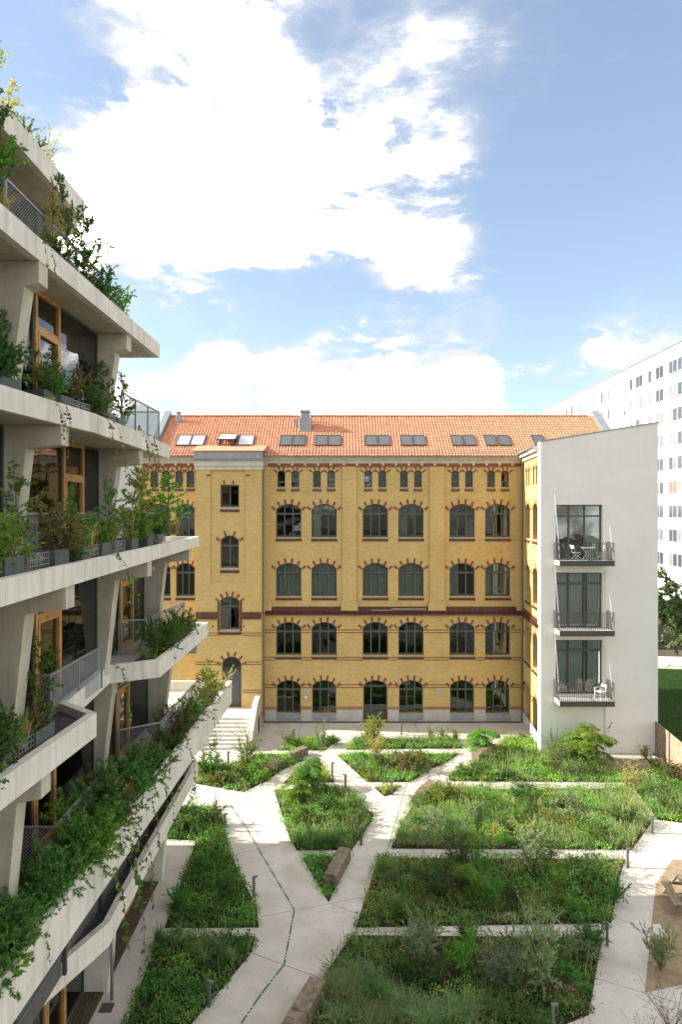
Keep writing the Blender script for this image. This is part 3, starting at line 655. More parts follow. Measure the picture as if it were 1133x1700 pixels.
tz_ = MB(); tz_.prism([(TX0-.1,DT-.14,zt(765.9)),(TX0-.1,DT-.3,zt(761)),(TX0-.1,DT-.3,zt(750)),(TX0-.1,DF,zt(748)),(TX0-.1,DF,zt(765.9))], (TX1-TX0+.2,0,0)); bp(tz_, 'tower_cornice', ZINC)
tr_ = MB(); tr_.prism([(TX0-.2,DT-.4,zt(750)+.004),(TX0-.2,DT-.4,zt(750)+.05),(TX0-.2,DF+.8,zt(750)+.62),(TX0-.2,DF+.8,zt(750)+.3)], (TX1-TX0+.4,0,0)); bp(tr_, 'tower_roof', TILE)
hm = zt(889)-zt(943)
w_ = frame_mesh(1.19, hm, .3, (0,), hm*.68); f = link('window', w_, brick, (xt(381),DT+.3-DF,zt(943)))
for p in pane_meshes(1.19, hm, .3, (0,), hm*.68): link('pane', p, f)
link('sill', metal_sill(1.19,.14), f, (0,-.2,0)); link('brick_sill', brick_sill(1.19,10), f, (0,-.2,-.06)); link('brick_arch', voussoirs(1.19,hm,.3,4), f, (0,-.2,0))
hm = zt(990)-zt(1045.5); f = link('window', frame_mesh(1.27, hm, .3, (0,), hm*.7), brick, (xt(381.5),DT+.2-DF,zt(1045.5)))
for p in pane_meshes(1.27, hm, .3, (0,), hm*.7): link('pane', p, f)
link('sill', metal_sill(1.27,.14), f, (0,-.2,0)); link('brick_sill', brick_sill(1.5,12), f, (0,-.2,-.06)); link('brick_arch', voussoirs(1.27,hm,.3,6), f, (0,-.2,0))
for s in (-1,1): link('brick_surround', MB().box((s*.655,-.215,-.1),(s*.80,-.15,hm-.35)).mesh('brick_surround', GLAZED), f)
hm = zt(804.6)-zt(842); f = link('window', frame_mesh(1.21, hm, .004, (0,), hm*.97), brick, (xt(381),DT+.3-DF,zt(842)))
for p in pane_meshes(1.21, hm, .004, (0,), hm*.96): link('pane', p, f)
link('sill', metal_sill(1.21,.14), f, (0,-.2,0)); link('brick_sill', brick_sill(1.21,10), f, (0,-.2,-.05))
link('brick_arch', MB().box((-.42,-.012,hm+.02),(-.30,.04,hm+.28)).box((.18,-.012,hm+.02),(.30,.04,hm+.28)).mesh('brick_arch', REDBR), f, (0,-.2,0))
hm = zt(1090)-1.2; f = link('door', frame_mesh(1.27, hm, .45, (), hm*.7), brick, (xt(384.5),DT+.25-DF,1.2))
link('door_leaf', MB().prism([(-.57,.03,.07),(.57,.03,.07),(.57,.03,hm*.7),(-.57,.03,hm*.7)], (0,.05,0)).mesh('door_leaf', mat('grey_door', (.12,.125,.13), .5, .4)), f)
link('pane', pane_meshes(1.27, hm, .45, (), hm*.7)[1], f); link('brick_arch', voussoirs(1.27,hm,.45,6), f, (0,-.25,0)); link('handle', MB().tube([(.45,0,1.05),(.45,-.05,1.05),(.33,-.05,1.05)], .012).mesh('handle', STEEL), f)
td = MB(); x0t, x1t = TX0, TX1
for a, b, ex in ((1015.5,1017.5,1),(1026.5,1028,1)): pass
for e0, e1 in ((x0t, xt(381.5)-.81),(xt(381.5)+.81, x1t)):
    td.box((e0,DT-.05,zt(1028)),(e1,DT+.02,zt(1016)))
    for i in range(int((e1-e0)/.16)): td.prism([(e0+.16*i,DT-.051,zt(1027)),(e0+.16*i+.14,DT-.051,zt(1027)),(e0+.16*i+.07,DT-.11,zt(1027))], (0,0,.14))
bp(td, 'string_course', GLAZED)
tl = MB()
for py, gap in ((1051,.8),(1055,.8),(1099,.82),(1103,.82),(1146,.7),(1150,.7)):
    c = xt(382 if py < 1060 else 384.5)
    for e0, e1 in ((x0t, c-gap),(c+gap, x1t)): bp(MB().box((e0,DT-.012,zt(py)-.028),(e1,DT+.02,zt(py)+.028)), 'red_brick_line', REDBR)
for px in (346, 411.5): bp(MB().box((xt(px)-.13,DT-.012,zt(791)),(xt(px)+.13,DT+.02,zt(787.5))), 'red_brick_block', REDBR)
# iron tie plates and round number plates
for px, py in ((353.5,1040),(405,1040)): bp(MB().prism([(xt(px)-.07,DT-.03,zt(py)),(xt(px),DT-.03,zt(py)+.07),(xt(px)+.07,DT-.03,zt(py)),(xt(px),DT-.03,zt(py)-.07)], (0,.028,0)), 'tie_plate', DSTEEL)
def disc(mb, c, r, th, n=20):
    p = [(c[0]+r*math.cos(2*math.pi*i/n), c[1], c[2]+r*math.sin(2*math.pi*i/n)) for i in range(n)]; mb.prism(p, (0,th,0))
for px, py, lab in ((508.5,1149,'round white plaque with a small plate below, between two ground floor windows'),(728,1147,'round white plaque on the brick pier beside the last pair of ground floor windows')):
    s = empty('round_plaque', (xf(px),DF-.03,zf(py)), label=lab, cat='plaque')
    mb = MB(); disc(mb, (0,0,0), .2, .02); mb.build('plate', PLAQUE, s)
    mb = MB(); mb.tube([(-.06,-.008,.05),(0,-.008,.09),(.06,-.008,.04),(-.06,-.008,-.07),(.07,-.008,-.07)] if px < 600 else [(-.05,-.008,-.05),(.0,-.008,.08),(.05,-.008,-.05),(.07,-.008,.04)], .012, 5); mb.build('numeral', DSTEEL, s)
    if px < 600: MB().box((-.09,0,-.42),(.09,.02,-.26)).build('name_plate', WHITEP, s)
cu = bpy.data.curves.new('letter_sign', 'FONT'); cu.body = 'AV'; cu.size = .42; cu.extrude = .03; cu.materials.append(WHITEP)
tmp = bpy.data.objects.new('letter_curve', cu); lme = bpy.data.meshes.new_from_object(tmp); bpy.data.objects.remove(tmp)
link('letter_sign', lme, None, (xf(478),DF+.42,zf(891)+.02), label='white standing letters behind the glass of an upper window', cat='letter sign').rotation_euler = (R(90),0,0)
MB().box((xf(472),DF+.3,zf(891.5)),(xf(490),DF+.6,zf(891.5)+.04)).build('window_board', WHITEP, None, label='white board carrying letters behind upper window', cat='shelf')

# ---- white neighbour to the left of the brick building
nb = empty('neighbour_building', (-15.5,47,0), label='pale neighbouring house beyond the concrete terraces', cat='building')
MB().box((-2.6,-1,0),(2.0,6,17.2)).build('wall', STUCCO2, nb); MB().box((-2.7,-1.1,17.2),(2.05,6.1,17.4)).build('roof', ZINC, nb)

# ================================================================== white wing with balconies
WF = 39.4; A0 = Vector((12.07,DF+.0,0)); B0 = Vector((11.63,WF+.55,0))
wing = empty('white_wing', (14.9,WF,0), label='white rendered side wing with three balconies and brick return wall', cat='building')
def wp(mb, name, m, smooth=False, **t):
    o = mb.build(name, m, wing, smooth=smooth, **t); o.location = (-14.9,-WF,0); return o
dw = (B0-A0); WL = dw.length; dw.normalize(); wn = Vector((dw.y,-dw.x,0))          # outward normal (to -X)
if wn.x > 0: wn = -wn
def wmap(u, z, d): p = A0+dw*u-wn*d; return (p.x, p.y, z)
WXR = 18.32; ZL, ZR = 17.95, 19.05
wh = []; WS = (1.83, 4.15)
for s in WS:
    for ri, (py, w) in enumerate(ROWS): wh.append(hole(s, zf(py), 1.5, BH, BR*.9))
    for o in (-.42,.42): wh.append(hole(s+o, zf(809), .45, 1.12, .1))
mb = MB(); wall_mesh(mb, [(0,0),(WL,0),(WL,17.2),(0,17.2)], wh, wmap, .46); wp(mb, 'brick_wall', YELLOW)
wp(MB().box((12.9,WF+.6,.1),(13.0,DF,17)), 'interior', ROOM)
ang = math.atan2(dw.y, dw.x)
for s in WS:
    for ri, (py, w) in enumerate(ROWS):
        p = wmap(s, zf(py), .36); f = link('window', M_FR, wing, (p[0]-14.9,p[1]-WF,p[2]), ang, (.89,1,1))
        for q in M_PN: link('pane', q, f)
        link('sill', M_MS, f, (0,-.30,0)); link('brick_arch', M_VO, f, (0,-.36,0))
        if ri: link('brick_sill', M_BS, f, (0,-.36,0))
    for o in (-.42,.42):
        p = wmap(s+o, zf(809), .36); f = link('window', M_SF, wing, (p[0]-14.9,p[1]-WF,p[2]), ang, (.86,1,1))
        for q in M_SP: link('pane', q, f)
        link('sill', M_SM, f, (0,-.30,0)); link('brick_arch', M_SV, f, (0,-.36,0))
def wbar(mb, u0, u1, z0, z1, d0, d1): mb.add([wmap(u,z,d) for d in (d0,d1) for u, z in ((u0,z0),(u1,z0),(u1,z1),(u0,z1))], [(0,1,2,3),(7,6,5,4),(0,4,5,1),(1,5,6,2),(2,6,7,3),(3,7,4,0)])
mb = MB(); wbar(mb, .02, WL, zf(1021), zf(1019), -.16, .05); wbar(mb, .02, WL, zf(1019), zf(1008), -.08, .05)
for i in range(36): wbar(mb, .05+i*.155, .13+i*.155, zf(1018.9), zf(1014), -.14, .05)
wp(mb, 'string_course', GLAZED)
mb = MB()
for py in (1045.8,1050.2,1091.5,1095.6,1137,1141.5,1174,1177):
    e = [.02]
    for s in WS: e += [s-.8, s+.8]
    e.append(WL)
    for a, b in zip(e[::2], e[1::2]): mb = MB(); wbar(mb, a, b, zf(py)-.03, zf(py)+.03, -.012, .02); wp(mb, 'red_brick_line', REDBR)
mb = MB(); wbar(mb, .02, WL, 17.2, 17.45, -.12, .1); wbar(mb, .02, WL, 17.45, 17.62, -.3, .1); wp(mb, 'cornice', STONE)
mb = MB(); half_gutter(mb, wmap(.1,17.72,-.38), wmap(WL+.1,17.72,-.38)); wp(mb, 'gutter', ZINC)
mb = MB(); wbar(mb, .02, WL, 0, zf(1178), -.05, .02); 
wp(mb, 'plinth', PLINTH)
# front wall with three window openings
OPX0, OPX1 = xf(923.7,WF), xf(1001.5,WF); OPZ = [(zf(932,WF),zf(838,WF)),(zf(1043,WF),zf(950.5,WF)),(zf(1153,WF),zf(1062.5,WF))]
mb = MB(); WX0 = 11.55
wall_mesh(mb, [(WX0,0),(WXR,0),(WXR,ZR),(WX0,ZL)], [[(OPX0,a),(OPX1,a),(OPX1,b),(OPX0,b)] for a, b in OPZ], lambda u, z, d: (u, WF+d, z), .34)
mb.add([(WX0,WF,0),(WX0,WF+.62,0),(WX0,WF+.62,ZL),(WX0,WF,ZL)], [(0,1,2,3)]); mb.add([(WXR,WF,0),(WXR,DF+9,0),(WXR,DF+9,ZR),(WXR,WF,ZR)], [(0,1,2,3)])
mb.add([(WX0,WF+.62,0),(WX0+.5,WF+.62,0),(WX0+.5,WF+.62,ZL),(WX0,WF+.62,ZL)], [(0,1,2,3)])
wp(mb, 'front_wall', STUCCO)
wp(MB().prism([(WX0-.05,WF-.05,ZL+.01),(WXR+.05,WF-.05,ZR+.01),(WXR+.05,WF-.05,ZR+.07),(WX0-.05,WF-.05,ZL+.07)], (0,.4,0)), 'coping', ZINC)
wp(MB().prism([(WX0+.1,WF+.35,ZL-.25),(WXR,WF+.35,ZR-.25),(WXR,WF+.35,ZR-.1),(WX0+.1,WF+.35,ZL-.1)], (0,6.2,0)), 'roof', ZINC)
for (a, b) in OPZ:
    w = OPX1-OPX0; h = b-a; mb = MB(); vx = [w*.30, w*.64]; tz = h*.80; ft = .07
    mb.box((0,0,0),(ft,.08,h)); mb.box((w-ft,0,0),(w,.08,h)); mb.box((ft,0,0),(w-ft,.08,ft)); mb.box((ft,0,h-ft),(w-ft,.08,h)); mb.box((ft,.003,tz-.05),(w-ft,.085,tz+.05))
    for v in vx: mb.box((v-.05,-.004,ft),(v+.05,.078,tz-.05)); mb.box((v-.04,-.004,tz+.05),(v+.04,.078,h-ft))
    f = mb.build('balcony_window', DARKFR, wing); f.location = (OPX0-14.9,.22,a)
    xs = [ft]+vx+[w-ft]
    for p, q in zip(xs[:-1], xs[1:]):
        for c, d in ((ft,tz),(tz,h-ft)): MB().prism([(p,.04,c),(q,.04,c),(q,.04,d),(p,.04,d)], (0,.012,0)).build('pane', SHOPGL, f)
    if a < 11: 
        link('curtain', curtain_mesh(w*.6, h-.1, 11, .06, m=CURTAIN), f, (w*.32,.2,.05))
        link('curtain', curtain_mesh(w*.25, h-.1, 5, .06, m=CURTAIN), f, (w*.85,.2,.05))
    else: link('curtain', curtain_mesh(w*.3, h-.1, 6, .06), f, (w*.84,.2,.05))
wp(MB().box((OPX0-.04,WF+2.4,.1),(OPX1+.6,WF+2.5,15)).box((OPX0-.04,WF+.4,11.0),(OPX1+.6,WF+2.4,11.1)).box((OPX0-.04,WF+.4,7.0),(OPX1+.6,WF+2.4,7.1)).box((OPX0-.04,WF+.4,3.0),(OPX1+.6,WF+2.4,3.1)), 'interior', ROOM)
BX0, BX1, BY0 = xf(920.4,WF), xf(1021.5,38.35), 38.35
for bi, (pt, pb_) in enumerate(((931.5,940),(1048,1056.5),(1165,1173.5))):
    zt_, zb_ = zf(pt,BY0), zf(pb_,BY0)
    sl = wp(MB().bbox((BX0,BY0+.012,zb_+.02),(BX1,WF-.003,zt_), .015), 'balcony_slab', STEP)
    MB().box((BX0-.01,BY0-.01,zb_),(BX1+.01,BY0+.01,zt_+.02)).build('fascia', DSTEEL, sl)
    rl = MB(); h = 1.03
    for (p, q) in (((BX0+.02,BY0+.02),(BX1-.02,BY0+.02)),((BX0+.02,BY0+.02),(BX0+.02,WF-.02)),((BX1-.02,BY0+.02),(BX1-.02,WF-.02))):
        a, b = Vector((*p,zt_+h)), Vector((*q,zt_+h)); rl.bar(a, b, .045, .012); rl.bar(a-Vector((0,0,h-.09)), b-Vector((0,0,h-.09)), .03, .012)
        L_ = (b-a).length; k = int(L_/.105)
        for i in range(k+1):
            c = a+(b-a)*(i/k); dd = (b-a).normalized(); w = .008 if p[1] == q[1] else .03
            rl.bar(c-Vector((0,0,h-.02)), c, w if abs(dd.y) < .5 else .012, .03, up=dd)
    MBo = rl.build('balustrade', DSTEEL, wing); MBo.location = (-14.9,-WF,0)
    for xx_ in (BX0+.03, BX1-.04):
        wp(MB().tube([(xx_,BY0+.04,zt_+.03),(xx_+(-.0),WF-.01,zt_+4.0 if xx_ < 13 else zt_+3.2)], .011, 6), 'tension_rod', WHITEP)
wp(MB().tube([(OPX1+.14,WF-.05,.1),(OPX1+.14,WF-.05,zf(1153,WF)-.6)], .035, 8).tube([(OPX1+.14,WF-.05,zf(1153,WF)+.2),(OPX1+.14,WF-.05,zf(1062,WF)-.35)], .035, 8).tube([(OPX1+.14,WF-.05,zf(1043,WF)+.25),(OPX1+.14,WF-.05,zf(945,WF)-.1)], .035, 8), 'rainwater_pipe', WHITEP)
lamp = MB(); p = wmap(.9, zf(1128), -.12); lamp.bbox((p[0]-.07,p[1]-.12,p[2]-.12),(p[0]+.07,p[1]+.12,p[2]+.12), .03); wp(lamp, 'wall_lamp', DSTEEL)
# ---- balcony furniture
def folding_chair(m, loc, rz, label, grp=None):
    c = empty('folding_chair', loc, rz, label=label, cat='chair', group=grp)
    mb = MB()
    for i in range(5): mb.box((-.2,-.19+i*.08,.435),(.2,-.13+i*.08,.45))
    mb.build('seat', m, c)
    mb = MB()
    for z in (.66,.74,.82): mb.box((-.2,.245+(z-.66)*.25,z),(.2,.257+(z-.66)*.25,z+.055))
    mb.build('backrest', m, c)
    for s in (-1,1):
        MB().tube([(s*.21,-.22,0),(s*.21,.17,.5),(s*.21,.30,.89)], .012, 6).build('leg', m, c); MB().tube([(s*.19,.26,0),(s*.19,-.18,.44)], .012, 6).build('leg', m, c)
    return c
zb1 = zf(931.5,BY0); MINT = mat('mint_white_metal', (.62,.70,.62), .5, .4)
xb = lambda p: xf(p, 38.9)
folding_chair(MINT, (xb(958.5),38.95,zb1), R(100), 'pale folding chair beside the table on the top balcony, under the wide panes')
folding_chair(MINT, (xb(996.5),38.95,zb1), R(-100), 'pale folding chair beside the table on the top balcony, at the window edge')
t = empty('bistro_table', (xb(978),38.95,zb1), label='small pale folding table on the top balcony', cat='table')
MB().bbox((-.36,-.28,.7),(.36,.28,.725), .008).build('table_top', MINT, t)
for y in (-.24,.24):
    for s in (-1,1): MB().tube([(s*.26,y,0),(-s*.26,y*.9,.7)], .012, 6).build('leg', MINT, t)
zb3 = zf(1165,BY0)
for px, rz, lab in ((997,-60,'white plastic chair on the lowest balcony'),):
    c = empty('plastic_chair', (xb(px),38.85,zb3), R(rz), label=lab, cat='chair')
    MB().bbox((-.24,-.22,.42),(.24,.22,.46), .015).build('seat', WHITEP, c)
    b = MB(); b.prism([(-.22,.2,.46),(-.22,.24,.46),(-.22,.32,.84),(-.22,.28,.84)], (.05,0,0)); b.prism([(.17,.2,.46),(.17,.24,.46),(.17,.32,.84),(.17,.28,.84)], (.05,0,0)); b.prism([(-.17,.26,.68),(-.17,.29,.68),(-.17,.325,.84),(-.17,.29,.84)], (.34,0,0)); b.build('backrest', WHITEP, c)
    for a in (-1,1):
        for q in (-1,1): MB().tube([(a*.23,q*.22,0),(a*.2,q*.19,.43)], [.018,.025], 6).build('leg', WHITEP, c)
        MB().bar((a*.23,-.18,.64),(a*.23,.26,.64), .04, .025).bar((a*.23,-.18,.44),(a*.23,-.18,.63), .035, .03).build('armrest', WHITEP, c)

# ================================================================== panel high-rise behind
HX = 38.3; hr = empty('panel_high_rise', (HX,90,0), label='white eleven storey panel apartment block rising behind the white wing', cat='building')
o = MB().box((0,-34,0),(12,38.5,33.05)).build('wall', STUCCO2, hr); MB().box((-.12,-34.1,33.05),(12.1,38.6,33.2)).build('roof', ZINC, hr)
jm = mat('panel_joint', (.27,.27,.265), .9, .1); HFR = mat('highrise_frame', (.46,.46,.45), .6, .3)
for k in range(12):
    MB().box((-.012,-33.9,33.05-1.05-2.78*k-.035),(.01,38.4,33.05-1.05-2.78*k+.035)).build('panel_joint', jm, hr)
for y in (76.2-90, 80.2-90, 86-90, 91-90, 96-90, 102-90, 108-90): MB().box((-.012,y-.02,0.1),(.01,y+.02,32)).build('panel_joint', jm, hr)
def hr_window(w, h):
    fr = MB(); t = .05
    fr.box((-.03,-w/2,0),(.05,-w/2+t,h)); fr.box((-.03,w/2-t,0),(.05,w/2,h)); fr.box((-.03,-w/2+t,0),(.05,w/2-t,t)); fr.box((-.03,-w/2+t,h-t),(.05,w/2-t,h))
    if w > 1.2: fr.box((-.035,-.045,t),(.05,.045,h-t))
    fr.box((-.12,-w/2-.05,-.07),(.02,w/2+.05,-.02))
    pn = [MB().prism([(-.01,a,t),(-.01,b,t),(-.01,b,h-t),(-.01,a,h-t)], (.01,0,0)).mesh('pane', HGL) for a, b in (((-w/2+t,-.045),(.045,w/2-t)) if w > 1.2 else ((-w/2+t,w/2-t),))]
    return fr.mesh('window', HFR), pn
HGL = mat('highrise_pane', (.075,.09,.105), .12, .6, var=.3, scale=.35); HGL2 = mat('highrise_net_curtain', (.22,.23,.24), .3, .5, var=.2, scale=.5)
HW = {k: hr_window(k[0]*1.1, k[1]*1.06) for k in ((1.76,1.4),(.85,1.4),(1.1,.7),(1.3,1.4))}
cols = [(76.5,1.76),(78.6,1.76),(81.9,1.76),(84.5,.85),(87.5,1.76),(89.9,.85),(92.2,1.1),(97.5,.85),(99.8,1.3),(103.3,1.3),(106.5,.85),(109,1.3),(112.5,1.76),(116,1.76),(119.5,.85),(122.5,1.76),(125.6,1.3)]
random.seed(11)
for y, w in cols:
    for k in range(11):
        zt_ = 31.3-2.78*k; h = .7 if w == 1.1 else 1.4; zz = zt_-h-(1.0 if w == 1.1 else 0)
        px = CX+FPX*HX/y; py = CY-(zt_-CH)*FPX/y
        if not (py < 712 or px > 1086) or py > 935: continue
        fm, pn = HW[(w, h)]; f = link('window', fm, hr, (-.001,y-90,zz))
        red = (y == 78.6 and k == 5)
        for i, p in enumerate(pn):
            q = link('pane', p, f); pale = random.random() < .4
            if red or pale:
                q.material_slots[0].link = 'OBJECT'; q.material_slots[0].material = RCURTAIN if red else HGL2
# low outbuilding behind the tree
ob = empty('low_outbuilding', (34,70,0), label='low tan outbuilding behind the dark tree', cat='building')
MB().box((-9,0,0),(8,6,3.6)).build('wall', mat('tan_render', (.36,.29,.21), .9, .1), ob); MB().box((-9.3,-.3,3.6),(8.3,6.3,3.85)).build('roof', ZINC, ob)
for x in (-6,-2,2): MB().box((x,-.03,.1),(x+2.4,.0,2.4)).build('garage_door', DSTEEL, ob)
# ================================================================== terraced concrete building
ter = empty('terraced_concrete_building', (-8,16,0), label='terraced bare concrete building with planted ledges and larch windows', cat='building')
def tp(mb, name, m, smooth=False, par=None, **t):
    o = mb.build(name, m, par or ter, smooth=smooth, **t)
    if par is None: o.location = (8,-16,0)
    return o
XIN = -13.5
FL = {  # slab: top of its edge, edge height, floor drop behind the edge, outline of the edge near to far
 6: (22.6, .55, .20, [(0,164),(140,334)]), 5: (19.2, .44, .22, [(0,337),(265,571)]), 4: (16.2, .45, .22, [(0,638),(159,687),(281.5,739.5)]),
 3: (12.95, .38, .20, [(0,963),(330.5,890.5)]), 2: (9.65, .50, .22, [(0,1294),(160,1183),(111,1165),(181,1105),(265.5,1095.5),(345.5,1033)]),
 1: (6.5, .95, .42, [(0,1630),(41,1576),(385,1130)]), 0: (3.3, .62, .30, [(0,1690),(76,1621),(181,1531),(202,1490),(328.6,1263)])}
OUT = {}
def strip(mb, pts, w, z0, z1):
    n = len(pts); inn = []
    for i in range(n):
        u = (pts[i]-pts[i-1]).normalized() if i else None; v = (pts[i+1]-pts[i]).normalized() if i < n-1 else None
        u = u or v; v = v or u; n1 = Vector((-u.y,u.x,0)); n2 = Vector((-v.y,v.x,0)); inn.append(pts[i]+(n1+n2)*(w/(1+n1.dot(n2))))
    vs = []
    for z in (z0, z1): vs += [Vector((p.x,p.y,z)) for p in pts]+[Vector((p.x,p.y,z)) for p in inn]
    f = []
    for i in range(n-1): f += [(i,i+1,2*n+i+1,2*n+i),(n+i,3*n+i,3*n+i+1,n+i+1),(2*n+i,2*n+i+1,3*n+i+1,3*n+i),(i,n+i,n+i+1,i+1)]
    f += [(0,2*n,3*n,n),(n-1,2*n-1,4*n-1,3*n-1)]
    mb.add(vs, f); return inn
for k, (z, t, drop, px) in FL.items():
    p = [G(x, y, z) for x, y in px]; d = (p[1]-p[0]).normalized(); p[0] = p[0]-d*((p[0].y-5.5)/d.y); p.append(Vector((-9.6,p[-1].y+.02,z))); p = [Vector((q.x,q.y,0)) for q in p]
    OUT[k] = p; mb = MB(); inn = strip(mb, p, .17, z-t, z); fa = tp(mb, 'slab_edge', CONC)
    if k == 6: b = .3
    sl = MB(); q = strip(MB(), p, .155, 0, 1); poly = [Vector((v.x,v.y,z-drop)) for v in q[:-1]]+[Vector((XIN,q[-2].y,z-drop)), Vector((XIN,5.5,z-drop))]
    sl.prism(poly, (0,0,-(t-drop)+.004)); tp(sl, 'slab', CONC_SHADED if k else CONC)
    g = MB(); q2 = strip(MB(), p, .19, 0, 1); g.add([Vector((v.x,v.y,z-drop+.05)) for v in q2[:-1]]+[Vector((v.x-.75,v.y,z-drop+.05)) for v in q2[:-1]][::-1], [tuple(range(2*len(q2)-2))]); tp(g, 'gravel_strip', GRAVEL)
def fas(k, Y):                                         # X of slab edge k at depth Y
    for a, b in zip(OUT[k][:-2], OUT[k][1:-1]):
        if min(a.y,b.y) <= Y <= max(a.y,b.y): return a.x+(b.x-a.x)*(Y-a.y)/(b.y-a.y) if abs(b.y-a.y) > .01 else a.x
    return OUT[k][-2].x
def fas_px(k, px):                                     # depth at which slab edge k crosses picture column px
    z = FL[k][0]; best = None
    for i in range(len(OUT[k])-2):
        a, b = OUT[k][i], OUT[k][i+1]; m_ = (px-CX)/FPX
        den = (b.x-a.x)-m_*(b.y-a.y)
        if abs(den) < 1e-6: continue
        t = (m_*a.y-a.x)/den
        if -.02 <= t <= 1.02: best = a.y+(b.y-a.y)*t
    return best if best else OUT[k][-2].y
ZF = {k: v[0]-v[2] for k, v in FL.items()}; ZS = {k: v[0]-v[1] for k, v in FL.items()}     # floor top, soffit
def fin(k, Y, xb, xc, tap=.3, th=.4, kn=None, xin=XIN):
    z0, z1 = ZF[k], ZS[kn if kn is not None else k+1]
    mb = MB(); mb.prism([(xin,Y,z0),(xc-tap,Y,z0),(xc,Y,z1-.50),(xb,Y,z1-.42),(xb,Y,z1-.003),(xin,Y,z1-.003)], (0,th,0)); return tp(mb, 'cross_wall', CONC_SHADED)
def pane(par, x, ya, yb, za, zb, m=None): return tp(MB().prism([(x-.006,ya,za),(x-.006,yb,za),(x-.006,yb,zb),(x-.006,ya,zb)], (.012,0,0)), 'pane', m or SHOPGL, par=par)
def bay(k, Ya, Yb, X, doors=(), z0=None, z1=None, curt=None):
    z0 = ZF[k] if z0 is None else z0; z1 = (ZS[k+1] if z1 is None else z1)-.01
    e = [Ya]
    for a, b in doors: e += [a, b]
    e.append(Yb)
    for a, b in zip(e[::2], e[1::2]):                    # fixed glass with thin dark frame
        if b-a < .15: continue
        mb = MB(); s = .05
        mb.box((X-.05,a+.002,z0),(X+.03,a+s,z1)); mb.box((X-.05,b-s,z0),(X+.03,b-.002,z1)); mb.box((X-.05,a+s,z0),(X+.03,b-s,z0+.08)); mb.box((X-.05,a+s,z1-s),(X+.03,b-s,z1))
        f = tp(mb, 'window', DARKFR); f2 = f; f.location = (8,-16,0); p = pane(f, X-.01, a+s, b-s, z0+.08, z1-s)
        if curt: c = tp(MB(), 'curtain', GCURTAIN, par=f) if 0 else link('curtain', curtain_mesh(min(1.5,(b-a)*.55), z1-z0-.1, 9, .05, m=GCURTAIN), f, (X-.16,b-min(.9,(b-a)*.35),z0+.05), R(90))
    for a, b in doors:
        mb = MB(); s = .10; tz = z0+(z1-z0)*.70
        for u, v in ((a,a+s),(b-s,b)): mb.box((X-.06,u,z0),(X+.07,v,z1))
        mb.box((X-.06,a+s,z0),(X+.07,b-s,z0+.12)); mb.box((X-.06,a+s,z1-s),(X+.07,b-s,z1)); mb.box((X-.05,a+s,tz-.06),(X+.06,b-s,tz+.06))
        mb.box((X+.0,a+s+.003,z0+.12),(X+.085,a+s+.08,tz-.06)); mb.box((X+.0,b-s-.08,z0+.12),(X+.085,b-s-.003,tz-.06)); mb.box((X,a+s+.08,z0+.12),(X+.083,b-s-.08,z0+.2)); mb.box((X,a+s+.08,tz-.14),(X+.083,b-s-.08,tz-.06))
        f = tp(mb, 'timber_door', TIMBER); pane(f, X, a+s, b-s, z0+.12, tz-.06); pane(f, X, a+s, b-s, tz+.06, z1-s)
        tp(MB().tube([(X+.09,b-s-.04,z0+1.05),(X+.13,b-s-.04,z0+1.05),(X+.13,b-s-.16,z0+1.05)], .01), 'handle', STEEL, par=f)
# fifth floor
fin(5, 18.6, -7.35, -7.9); bay(5, 6, 18.6, -8.3, [(11,12.2)])
fin(4, 13.2, -5.85, -6.13, .33); fin(4, 18.6, -5.85, -6.16, .33); bay(4, 13.6, 18.6, -6.67, [(14.75,16.05)], curt=True); bay(4, 6, 13.2, -6.7, [(9,10.2)])
fin(3, 14.5, -5.95, -6.7, .3); fin(3, 20.2, -5.98, -6.65, .3); bay(3, 14.9, 20.2, -7.2, [(17.55,18.95)], curt=True); bay(3, 6, 14.5, -7.2, [(8,9.2)])
fin(2, 12.25, fas(3,12.25)-.06, -5.68, .28); fin(2, 18.4, fas(3,18.4)-.06, -6.1, .3); fin(2, 24.7, fas(3,24.7)-.06, -6.38, .3)
bay(2, 12.65, 18.4, -6.6, [(14.6,15.95)], curt=True); bay(2, 18.8, 24.7, -7.15, [(21.9,23.3)]); bay(2, 6, 12.25, -6.6)
fin(1, 12.3, fas(2,12.3)-.08, -5.85, .25); fin(1, 19.25, -6.46, -6.5, .3); fin(1, 25.0, -5.3, -6.2, .35)
bay(1, 12.7, 19.25, -7.0, [(15.4,16.6)], curt=True); bay(1, 19.65, 25.0, -7.1, [(21.4,22.7)], curt=True); bay(1, 6, 12.3, -6.9)
# band of grey screens between the two lowest edges
for i in range(9):
    y0 = 6.3+i*2.45; o = tp(MB().box((-6.62,y0+.05,ZF[0]),(-6.58,y0+2.4,ZS[1]-.004)), 'screen_panel', SCREEN)
    tp(MB().box((-6.57,y0-.05,ZF[0]),(-6.48,y0+.04,ZS[1]-.004)), 'screen_post', DSTEEL)
    for j in range(3): tp(MB().box((-6.572,y0+.06,ZF[0]+.5+j*.62),(-6.555,y0+2.39,ZF[0]+.52+j*.62)), 'batten', STEEL, par=o)
tp(MB().box((-9.5,28.0,ZF[0]),(-6.4,28.3,ZS[1]-.004)), 'end_wall', CONC_SHADED)
